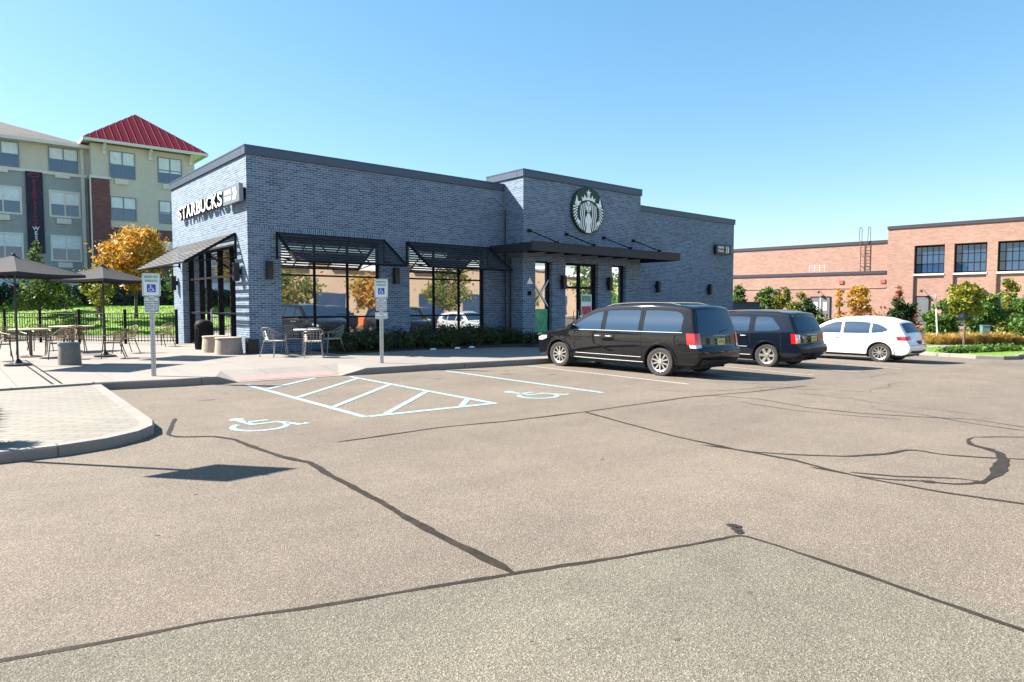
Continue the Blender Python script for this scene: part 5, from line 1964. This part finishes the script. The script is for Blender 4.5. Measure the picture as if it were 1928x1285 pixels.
def hwin(x0, x1, z0, z1, y, trim=True, blind=.5, ptac=True):
    b = MB()
    f = .11 if trim else .05
    for a in ((x0 - f, x1 + f, z1, z1 + f), (x0 - f, x1 + f, z0 - f, z0), (x0 - f, x0, z0, z1), (x1, x1 + f, z0, z1)):
        b.box(a[0], a[1], y - .07, y - .002, a[2], a[3])
    cx_ = (x0 + x1) / 2
    b.box(cx_ - .035, cx_ + .035, y - .05, y - .004, z0, z1)
    zm = z0 + (z1 - z0) * .5
    b.box(x0, cx_ - .035, y - .045, y - .006, zm - .03, zm + .03); b.box(cx_ + .035, x1, y - .045, y - .006, zm - .03, zm + .03)
    w = b.build('window', M_TRIM if trim else M_SGREY, hot)
    b = MB(); b.box(x0, x1, y - .018, y - .008, z0, z1 - (z1 - z0) * blind); b.build('pane', M_GLASS2, w)
    b = MB(); b.box(x0, x1, y - .017, y - .009, z1 - (z1 - z0) * blind + .001, z1); b.build('blind', M_BLINDT, w)
    if ptac:
        b = MB(); b.box(cx_ - .50, cx_ + .32, y - .16, y - .003, z0 - f - .42, z0 - f - .08)
        for k in range(5):
            b.box(cx_ - .46, cx_ + .28, y - .17, y - .161, z0 - f - .38 + k * .055, z0 - f - .355 + k * .055)
        b.build('air_conditioner', M_TRIM, hot)
cols_m = [(-4.6, -2.85), (-1.18, .36)]
for x0, x1 in [(-18.2, -16.6), (-14.6, -13.0), (-11.4, -9.8), (-8.0, -6.4)] + cols_m:
    hwin(x0, x1, 10.52, 12.0, HY, False, .52)
    hwin(x0, x1, 7.55, 9.10, HY, True, .5)
    hwin(x0, x1, 4.62, 6.15, HY, True, .5)
    if x0 != -1.18:
        hwin(x0, x1, 1.9, 3.15, HY, True, .3, False)
for x0, x1 in ((2.1, 3.56), (5.09, 6.55)):
    hwin(x0, x1, 10.32, 12.02, TWY, False, .52 if x0 < 4 else .6)
    hwin(x0, x1, 7.45, 8.96, TWY, False, .5 if x0 < 4 else .55, False)
    hwin(x0, x1, 4.5, 6.0, TWY - .10, True, .5, False)
b = MB(); b.box(-.35, -.2, HY - .1, HY - .002, H0, 3.05); b.box(.26, .41, HY - .1, HY - .002, H0, 3.05); b.box(-.2, .26, HY - .1, HY - .002, 2.93, 3.05); w = b.build('side_door', M_TRIM, hot)
b = MB(); b.box(-.2, .26, HY - .04, HY - .01, H0, 2.93); b.build('pane', M_GLASS2, w)
# vertical banner between the window columns
bn = empty('vertical_banner', (-1.47, 39.79, 8.43), 0, 'tall dark vertical banner with stacked red and white letters on the hotel wall', 'banner')
bn.scale = (1.12, 1.12, 1.12)  # enlarged about the camera position along with the hotel
b = MB(); b.box(-.46, .46, -.02, .02, -2.7, 2.58); b.build('cloth', plain('banner_cloth', (.025, .022, .045), .8, var=.4, scale=2), bn)
b = MB()
M_BRED = plain('banner_red', (.35, .03, .06), .7, var=.1)
seq = ['K', 'I', 'E', 'H', 'O', 'L', 'T', 'Z', 'I', 'A', 'N', 'K']
z = 1.95
for ch in seq:
    put_text(b, ch, .30, (0, -.021, z), X_, Z_, -Y_, .004, 0, .004); z -= .255
for ch in 'WEST':
    put_text(b, ch, .34, (0, -.021, z), X_, Z_, -Y_, .004, 1, .006); z -= .30
b.ribbon([(.30 * math.cos(a * .5), 2.35 + .12 * math.sin(a * .5)) for a in range(13)], .035, (0, -.021, 0), X_, Z_, -Y_, .002, 0)
b.build('lettering', [M_BRED, M_SIGNW], bn)

# ================================================================ BRICK WAREHOUSE AT THE RIGHT
BR = empty('brick_hall', (53.42, .38, 0), math.radians(5.7), 'long salmon brick hall with dark roof trim and grid windows behind the parked cars', 'building')
def bb(name, boxes, mat, par=None):
    b = MB()
    for x0, x1, t0, t1, z0, z1 in boxes:
        b.box(x0, x1, t0, t1, z0, z1)
    return b.build(name, mat, par or BR)
# local x = into the building, y = along the wall (+ is to the left in view)
bays = [(-2.72, -.72, 4.20, 6.36), (-5.50, -3.48, 4.20, 6.38), (-8.30, -6.28, 4.2, 6.38), (-11.1, -9.1, 4.2, 6.38), (-13.9, -11.9, 4.2, 6.38)]
prs, prev = [], 1.30
for t0, t1, z0, z1 in bays:
    prs.append((0, 10, t1 + .06, prev, -1, 7.9)); prev = t0 - .06
    prs.append((.12, 10, t0 - .06, t1 + .06, -1, 4.10))
    prs.append((.0, 10, t0 - .06, t1 + .06, 6.42, 7.9))
    prs.append((.4, 10, t0 - .06, t1 + .06, 4.10, 6.42))
prs.append((0, 10, -30, prev, -1, 7.9))
bb('high_wall', prs, M_TAN)
bb('upper_wall', [(1.0, 10, 1.305, 40, 4.3, 6.9)], M_TAN)
bb('lower_wall', [(.05, 9.9, 1.302, 40, -1, 4.25)], M_TAN)
bb('roof_trim', [(-.08, .5, -30, 1.35, 7.88, 8.14), (.501, 10, 1.1, 1.35, 7.88, 8.14), (.92, 1.4, 1.36, 40, 6.85, 7.12), (-.03, .98, 1.36, 40, 4.22, 4.48)], plain('dark_roof_trim', (.05, .045, .06), .5, .2))
bb('brick_band', [(.0, .05, 1.36, 40, 3.02, 3.14)], M_TAN)
for t0, t1, z0, z1 in bays:
    b = MB()
    y0 = .34
    for x, k in [(t0 + (t1 - t0) * j / 5, j) for j in range(6)]:
        wd = .05 if k in (0, 5) else .022
        b.box(y0, y0 + .05, x - wd, x + wd, z0 - .02, z1)
    for z, wd in ((z0, .05), (z0 + .72, .03), (z0 + 1.44, .022), (z1 - .04, .05)):
        b.box(y0 + .004, y0 + .046, t0, t1, z - wd, z + wd)
    w = b.build('grid_window', M_BLKMET, BR)
    bb('pane', [(y0 + .02, y0 + .03, t0, t1, z0, z1)], M_GLASS2, w)
    bb('sill', [(-.04, .33, t0 - .08, t1 + .08, z0 - .22, z0 - .08)], M_TRIM, w)
def bdoor(t0, t1, h, x=.08, double=False):
    b = MB()
    b.box(x - .06, x + .02, t0 - .06, t0, 0, h); b.box(x - .06, x + .02, t1, t1 + .06, 0, h); b.box(x - .06, x + .02, t0 - .06, t1 + .06, h, h + .07)
    d = b.build('door', M_DKMET, BR)
    bb('leaf', [(x - .03, x + .01, t0, t1, 0, h)], plain('door_grey', (.13, .135, .15), .5) if 'door_grey' not in MATS else MATS['door_grey'], d)
    if double:
        m_ = (t0 + t1) / 2
        bb('pane', [(x - .045, x - .031, t0 + .25, m_ - .25, 1.1, 1.85)], M_SIGNW, d)
        bb('pane', [(x - .045, x - .031, m_ + .2, t1 - .25, 1.1, 1.85)], M_SIGNW, d)
        bb('astragal', [(x - .05, x - .031, m_ - .03, m_ + .03, 0, h)], M_TRIM, d)
bdoor(-1.77, -.9, 2.26, .10)
bdoor(-7.35, -6.45, 2.26, .10)
bdoor(5.8, 7.4, 2.28, .04, True)
bdoor(10.35, 11.65, 3.0, .04)
bb('canopy', [(-.9, .1, -5.5, -3.5, 2.62, 2.78)], M_COPE)
bb('glazed_door', [(.06, .11, -5.2, -3.8, 0, 2.6)], M_GLASS2)
b = MB(); b.box(-.02, .05, 4.70, 5.06, 3.42, 3.74); b.box(-.02, .05, 1.42, 1.78, 3.42, 3.74); b.build('wall_vent', plain('red_vent', (.35, .08, .07), .6, var=.2), BR)
bb('downspout_or_shade_strip', [(-.06, .04, 9.48, 9.56, 0, 3.1)], M_DKMET)
for t in (-.78, -3.52, -6.32):
    bb('downspout_or_shade_strip', [(-.03, .0, t + .10, t + .15, 0, 4.0)], M_MAROON)  # dark strips painting the shade line along each bay's recessed edge
# roof ladder with hooped grab rails
b = MB()
for t in (3.18, 3.62):
    b.cyl((.8, t, 4.45), (.8, t, 7.0), .035, n=6)
    b.tube([(.8, t, 7.0), (.8, t + (.12 if t > 3.4 else -.12), 7.3), (.8, t + (.12 if t > 3.4 else -.12), 8.25), (1.15, t + (.12 if t > 3.4 else -.12), 8.35), (1.5, t + (.12 if t > 3.4 else -.12), 8.25), (1.5, t + (.12 if t > 3.4 else -.12), 7.1)], .028, 6)
for k in range(9):
    b.cyl((.8, 3.18, 4.65 + k * .28), (.8, 3.62, 4.65 + k * .28), .02, n=6)
for z in (5.0, 6.0):
    b.cyl((.8, 3.18, z), (1.0, 3.18, z), .025, n=5); b.cyl((.8, 3.62, z), (1.0, 3.62, z), .025, n=5)
lad = b.build('roof_ladder', plain('rusty_metal', (.13, .07, .06), .6, .3), BR)
for i, t in enumerate((6.69, -1.3, -6.85, -3.1)):
    nm = ['above the double door', 'above the grey door near the roof step', 'above the grey door at the right edge', 'on the pier between the first two windows'][i]
    r = empty('hall_lamp', (0, 0, 0), 0, 'dark bracket lamp on the brick hall ' + nm, 'wall lamp', 'lamps on the brick hall')
    M = Matrix.Translation((53.42, .38, 0)) @ Matrix.Rotation(math.radians(5.7), 4, 'Z')
    p = M @ Vector((-.02, t, 2.75))
    r.location = p
    b = MB(); b.lathe([(.16, -.12), (.10, .0), (.04, .06), (.001, .07)], 12, (-.22, 0, 0)); b.cyl((-.22, 0, .05), (0.1, 0, .12), .02, n=6); b.build('shade', M_DKMET, r, True)
# faint white graffiti-like frame marks on the upper wall
bb('painted_grid', [(.985, .998, 6.6 + .45 * k, 6.63 + .45 * k, 4.6, 5.25) for k in range(4)] + [(.986, .997, 6.6, 8.0, 4.75 + .2 * k, 4.77 + .2 * k) for k in range(3)], M_TRIM)

# corrugated screen behind the right corner of the shop
sc = empty('corrugated_screen', (0, 0, 0), 0, 'low blue-grey corrugated metal screen just right of the shop', 'fence')
b = MB()
V = []
K = 60
for k in range(K + 1):
    x = 28.0 + 5.2 * k / K
    y = 2.0 + (.04 if k % 2 else -.04)
    V += [(x, y, -.6), (x, y, 1.72)]
b.add(V, [(2 * k, 2 * k + 2, 2 * k + 3, 2 * k + 1) for k in range(K)])
b.build('sheet', M_COPE, sc)
b = MB(); b.box(27.95, 33.25, 1.93, 2.07, 1.721, 1.80); b.build('top_rail', M_DKMET, sc)

# ================================================================ TREES AND SHRUBS
def T(*a, **k): return tree(*a, **k)
T('maple_tree', 'orange autumn maple tree in front of the hotel, rising behind the slatted awning', 'tree', (1.05, 20.4, .9), 5.5, 1.62, L_ORANGE, 8500, .09, base=1.3, ncl=52)
T('small_tree', 'green bushy tree with yellowing leaves just left of the maple', 'tree', (-.75, 20.6, .9), 3.0, .85, L_MIX, 1700, .09, base=.5)
T('maple_tree', 'dark green tree squeezed between the maple and the coffee shop', 'tree', (2.7, 17.2, .55), 4.4, .95, L_GREEN, 2200, .10, base=.3)
T('sapling', 'slim pale green young tree under the middle umbrella', 'tree', (-1.0, 17.9, .6), 2.55, .52, L_YELLOW, 900, .07, base=.5)
T('orange_tree', 'orange-leaved tree cut off by the left edge of the picture', 'tree', (-6.6, 22.9, 1.1), 5.2, 1.3, L_ORANGE, 2000, .11, base=1.4)
T('conifer', 'pointed conifer growing up in front of the banner', 'tree', (-3.2, 21.4, 1.3), 3.7, 1.05, L_CONI, 2600, .085, base=.1, shape='cone', ncl=60)
T('conifer', 'shorter rounded conifer left of the hotel side door', 'tree', (-1.85, 25.2, 1.45), 2.1, .95, L_CONI, 1500, .08, base=.1, shape='cone', ncl=40)
T('conifer', 'dark broad conifer behind the left umbrella, between two hotel windows', 'tree', (-2.6, 23.3, 1.3), 2.5, 1.0, L_DARK, 1500, .085, base=.1, shape='cone', ncl=40)
he = empty('hedge', (0, 0, 0), 0, 'long dark clipped hedge along the foot of the hotel', 'hedge')
n = 9000
u_ = RNG.random(n)
ax, ay, bx_, by_ = -13.0, 35.5, 7.6, 28.2
px = ax + (bx_ - ax) * u_; py = ay + (by_ - ay) * u_
zz = RNG.random(n) ** .7
hh = 1.15 + .25 * np.sin(px * 1.3) + .15 * np.sin(px * 3.1)
hh = hh + np.where(px > 1.2, .9, 0)
off = RNG.normal(size=n) * .3
leaf_mesh('leaves', L_DARK, np.stack([px + off, py + RNG.normal(size=n) * .35, 1.45 + zz * hh], 1), None, .10, he)
b = MB(); b.add([(ax, ay + .2, 1.2), (bx_, by_ + .2, 1.2), (bx_, by_ + .2, 2.1), (ax, ay + .2, 2.1), (ax, ay + .5, 1.2), (bx_, by_ + .5, 1.2), (bx_, by_ + .5, 2.1), (ax, ay + .5, 2.1)], [(0, 1, 2, 3), (4, 7, 6, 5), (3, 2, 6, 7)])
b.build('inner_branches', M_BARK, he)

GR = 'shrubs and young trees in front of the brick hall'
for nm, lab, x, y, z, h, r_, mt, nl, bs, shp in (
 ('magnolia_shrub', 'green shrub at the corner of the shop, half hidden by the corrugated screen', 34.9, 4.45, .0, 3.15, .62, L_GREEN, 900, .3, 'round'),
 ('magnolia_shrub', 'upright green shrub left of the small doorway on the brick hall', 35.0, 2.6, .0, 3.15, .72, L_GREEN, 1000, .3, 'round'),
 ('magnolia_shrub', 'green shrub with browning tips above the roof of the suv', 35.1, 1.5, .0, 2.95, .80, L_MIX, 1100, .3, 'round'),
 ('broad_shrub', 'broad shrub turning yellow just left of the double door', 34.2, -.2, -.1, 2.6, .85, L_MIX, 1200, .2, 'round'),
 ('broad_shrub', 'dark green shrub with rusty top overlapping the double door', 32.9, -1.35, -.3, 2.35, .72, L_DARK, 1200, .2, 'round'),
 ('conifer', 'small bright green pointed conifer in front of the double door', 31.2, -2.9, -.4, 1.9, .42, L_CONI, 800, .05, 'cone'),
 ('orange_sapling', 'thin orange sapling right of the double door', 38.1, -.98, .0, 2.75, .36, L_ORANGE, 420, .6, 'column'),
 ('orange_tree', 'round orange-brown tree against the blank brick wall', 39.1, -1.83, .0, 3.1, .82, L_ORANGE, 1300, .4, 'round'),
 ('brown_sapling', 'thin brown sapling near the step in the brick roofline', 43.2, -2.75, .0, 3.0, .36, L_RED, 420, .5, 'column'),
 ('dark_shrub', 'dark green shrub beside the left grey door, behind the white car', 30.6, -7.3, -.40, 2.65, .70, L_DARK, 1300, .15, 'round'),
 ('broad_shrub', 'tall green shrub right of the leaning white pole', 30.75, -9.14, -.40, 2.75, .78, L_GREEN, 1700, .12, 'round'),
 ('yellow_tree', 'young yellow-green tree with two slim trunks in the grass strip', 28.4, -10.7, -.40, 3.45, .72, L_YELLOW, 2600, .95, 'round'),
 ('broad_shrub', 'green shrub behind the teal utility box', 32.6, -10.45, -.40, 2.85, .85, L_GREEN, 1900, .12, 'round'),
 ('turning_tree', 'brownish-green upright tree between two green shrubs at the right', 34.4, -11.0, -.40, 3.2, .55, L_MIX, 1000, .4, 'column'),
 ('broad_shrub', 'large green shrub at the right edge of the picture', 32.2, -12.3, -.40, 2.55, .95, L_GREEN, 2300, .12, 'round'),
 ('broad_shrub', 'green shrub beyond the right edge of the picture', 31.6, -14.6, -.40, 2.5, .95, L_GREEN, 1200, .12, 'round')):
    nl = int(nl * 2.6)
    T(nm, lab, 'tree' if 'tree' in nm or 'sapling' in nm or nm == 'conifer' else 'shrub', (x, y, z), h, r_, mt, nl, .075 if r_ > .5 else .06, base=bs, shape=shp, group=GR, ncl=30)
# low red hedge and straw-coloured grasses
def mass(name, label, cat, x0, y0, x1, y1, z, h, wd, mat, n, size, kind=None):
    u_ = RNG.random(n); 
    px = x0 + (x1 - x0) * u_ + RNG.normal(size=n) * wd * .4; py = y0 + (y1 - y0) * u_ + RNG.normal(size=n) * wd * .4
    hh = h * (.7 + .3 * np.sin(u_ * 37) * np.sin(u_ * 91 + 1))
    o = leaf_mesh(name, mat, np.stack([px, py, z + RNG.random(n) ** .8 * hh], 1), None, size, None)
    tag(o, label, cat, None, kind)
mass('red_hedge', 'low reddish hedge at the foot of the brick hall behind the white car', 'hedge', 36.3, -2.2, 39.6, -5.2, -.2, 1.75, .5, L_RED, 2200, .08)
mass('low_hedge', 'low green hedge at the foot of the brick hall behind the parked suv', 'hedge', 33.2, 1.5, 34.8, -2.2, -.2, 1.3, .5, L_MIX, 1500, .08)
# right-hand island: kerb, lawn strip, path
isl2 = [(22.6, -9.6), (21.4, -11.6), (20.9, -13.1), (21.2, -13.85), (22.0, -14.1), (23.2, -13.9), (25.5, -14.2), (29, -15.6), (36, -19)]
i2 = kerb_strip('kerb', isl2, .18, .13, side=1)
b = MB()
zl = g(30) + .125
P = [(p.x, p.y, zl) for p in i2]
b.add(P + [(70, -19, zl), (70, -4, zl), (22.9, -9.4, zl)], [tuple(range(len(P) + 3))])
struct(b.build('grass_strip', M_GRASS))
b = MB()
b.add([(24.0, -9.95, zl + .01), (44, -15.6, zl + .01), (44, -14.4, zl + .01), (24.0, -8.9, zl + .01)], [(0, 1, 2, 3)])
struct(b.build('path', M_WALK))
b = MB()
b.add([(22, -8.2, -.30), (70, -4, -.30), (70, 40, .0), (30, 40, .0), (28.2, 2.2, -.2)], [(0, 1, 2, 3, 4)])
struct(b.build('mulch_bed', M_MULCH))
mass('ground_cover', None, None, 22.4, -11.7, 26.3, -13.1, zl, .30, .42, L_GREEN, 3500, .05, 'stuff')
for i in range(28):
    u = i / 27
    x, y = 28.2 + 4.6 * u + random.uniform(-.3, .3), -9.5 - 3.9 * u + random.uniform(-.15, .15)
    r = empty('ornamental_grass', (x, y, zl - .02), i, 'clump of straw-coloured ornamental grass in the row along the grass strip', 'grass clump', 'row of straw-coloured ornamental grasses')
    n = 260
    V, F = [], []
    for k in range(n):
        a, q, hgt = RNG.random() * 2 * PI, RNG.random() ** .6, .20 + .36 * RNG.random()
        bx_, by_ = .07 * math.cos(a) * q, .07 * math.sin(a) * q
        tx, ty = .50 * q * math.cos(a), .36 * q * math.sin(a)
        w_ = .012
        px_, py_ = -math.sin(a) * w_, math.cos(a) * w_
        V += [(bx_ + px_, by_ + py_, 0), (bx_ - px_, by_ - py_, 0), (tx * .55 - px_, ty * .55 - py_, hgt * .75), (tx * .55 + px_, ty * .55 + py_, hgt * .75), (tx, ty, hgt)]
        o_ = len(V) - 5
        F += [(o_, o_ + 1, o_ + 2, o_ + 3), (o_ + 3, o_ + 2, o_ + 4)]
    k_ = random.uniform(.7, 1.25)
    r.scale = (1.3 * k_, 1.3 * k_, k_)
    b = MB(); b.add(V, F); b.build('blades', L_STRAW, r)
b = MB(); b.box(34.6, 36.6, -8.2, -7.8, -.5, .55); b.box(34.5, 36.7, -8.3, -7.7, .55, .68)
o = b.build('planter_wall', M_TAN); tag(o, 'low red brick planter wall with a pale cap behind the white car', 'planter')
mass('planter_grass', 'orange ornamental grass spilling over the brick planter wall', 'grass clump', 34.7, -8.0, 36.4, -7.9, .66, .55, .2, L_STRAW, 500, .07)
# leaning pole with a sign seen edge-on, utility box, grey post
r = empty('street_sign', (28.31, -9.68, zl), 0, 'thin white leaning pole with a sign seen nearly edge-on, in the grass strip', 'sign')
b = MB(); b.cyl((0, 0, 0), (-.16, .10, 2.35), .03, n=8); b.build('pole', M_WHITE, r)
b = MB(); b.box(-.2, .2, -.01, .01, -.30, .30, 0, Matrix.Translation((-.17, .10, 2.0)) @ Matrix.Rotation(math.radians(28), 4, 'Z') @ Matrix.Rotation(PI / 4, 4, 'Y')); b.build('sign_board', M_BARK, r)
r = empty('utility_box', (30.4, -11.0, zl), .5, 'teal utility box on a dark post in the row of grasses', 'utility box')
b = MB(); b.box(-.05, .05, -.05, .05, 0, .5); b.build('post', M_DKMET, r)
b = MB(); b.box(-.22, .22, -.15, .15, .5, .86); b.box(-.24, .24, -.17, .17, .86, .90); b.box(-.20, -.02, -.158, -.15, .53, .83); b.build('cabinet', plain('teal_paint', (.12, .22, .24), .5, .2), r)
r = empty('grey_bollard', (32.0, -9.35, zl), 0, 'slim grey post between the tall green shrub and the young yellow tree', 'post')
b = MB(); b.cyl((0, 0, 0), (0, 0, .85), .07, n=12); b.build('shaft', M_SGREY, r, True)
b = MB(); b.lathe([(.07, .85), (.07, .87), (.04, .91), (.001, .92)], 12); b.build('cap', M_SGREY, r, True)
# dark palm-like plant at the left edge of the paver island
r = empty('spiky_plant', (-6.72, -11.05, IT), 0, 'dark spiky low plant on the paved island at the left edge', 'plant')
V, F = [], []
for k in range(420):
    a, q, hgt = RNG.random() * 2 * PI, RNG.random() ** .5, .12 + .30 * RNG.random()
    tx, ty = .26 * q * math.cos(a), .26 * q * math.sin(a)
    px_, py_ = -math.sin(a) * .012, math.cos(a) * .012
    V += [(.06 * math.cos(a) + px_, .06 * math.sin(a) + py_, 0), (.06 * math.cos(a) - px_, .06 * math.sin(a) - py_, 0), (tx * .7 - px_, ty * .7 - py_, hgt), (tx * .7 + px_, ty * .7 + py_, hgt), (tx * 1.2, ty * 1.2, hgt * .95)]
    o_ = len(V) - 5
    F += [(o_, o_ + 1, o_ + 2, o_ + 3), (o_ + 3, o_ + 2, o_ + 4)]
b = MB(); b.add(V, F); b.build('leaves', L_DARK, r)

# ================================================================ BEHIND THE CAMERA (seen only mirrored in the shop windows)
st_ = empty('retail_store', (0, 0, 0), 0, 'long tan store with a white cornice across the car park, mirrored in the shop windows', 'building')
M_ST = plain('tan_render', (.50, .36, .25), .9, var=.08, scale=.5)
b = MB(); b.box(-60, 120, -72, -62, -1, 7.2); b.build('wall', M_ST, st_)
b = MB()
for k in range(14):
    x = -55 + k * 12.5
    b.box(x, x + 9, -62.0, -61.4, 6.3 if k % 3 else 6.3, 7.4 + (.9 if k % 3 == 0 else 0))
b.box(-60, 120, -62.3, -61.41, 7.4, 7.9)
b.build('cornice', M_WHITE, st_)
b = MB()
for k in range(20):
    x = -50 + k * 8
    b.box(x, x + 4.5, -61.99, -61.9, 0, 3.2)
b.build('shopfront', M_GLASS2, st_)
bt = (('autumn_tree', 18.0, -40, 5.2, 2.3, L_MIX), ('autumn_tree', 27.5, -42, 5.0, 2.3, L_ORANGE), ('autumn_tree', 36.5, -41, 5.6, 2.5, L_MIX), ('autumn_tree', 46, -42, 5.4, 2.4, L_YELLOW), ('autumn_tree', 58, -40, 7.5, 3.6, L_GREEN), ('autumn_tree', 70, -38, 8.5, 4.2, L_MIX), ('autumn_tree', 82, -34, 9, 4.2, L_GREEN), ('autumn_tree', 9, -44, 5.2, 2.2, L_YELLOW))
for i, (nm, x, y, h, r_, mt) in enumerate(bt):
    T(nm, 'car park tree behind the viewer, mirrored in the shop windows', 'tree', (x, y, g(x)), h * 1.1, r_ * 1.2, mt, 2400, .20, base=1.1, group='car park trees mirrored in the windows')
def orange_bar(x0, x1, y, label):  # unseen block added to put an orange band into the window reflections
    b = MB(); b.box(x0, x1, y - .6, y + .6, -.3, .55)
    o = b.build('orange_block', plain('orange_block_colour', (.75, .20, .05), .5)); tag(o, label, 'block', 'added orange blocks mirrored in the windows')
orange_bar(3, 16, -33, 'added long orange barrier mirrored in the left shop window')
orange_bar(20, 33, -33, 'added long orange barrier mirrored in the right shop window')
place('parked_suv', 'dark suv across the lane, mirrored in the left window', SUV, 14.6, -24.8, -27.7, 'cars mirrored in the windows')
place('parked_minivan', 'black minivan across the lane, mirrored in the right window', VAN, 22.5, -24.6, -27.7, 'cars mirrored in the windows')
place('parked_crossover', 'white crossover across the lane, mirrored in the windows', XO, 47.0, -24.6, -27.4, 'cars mirrored in the windows')
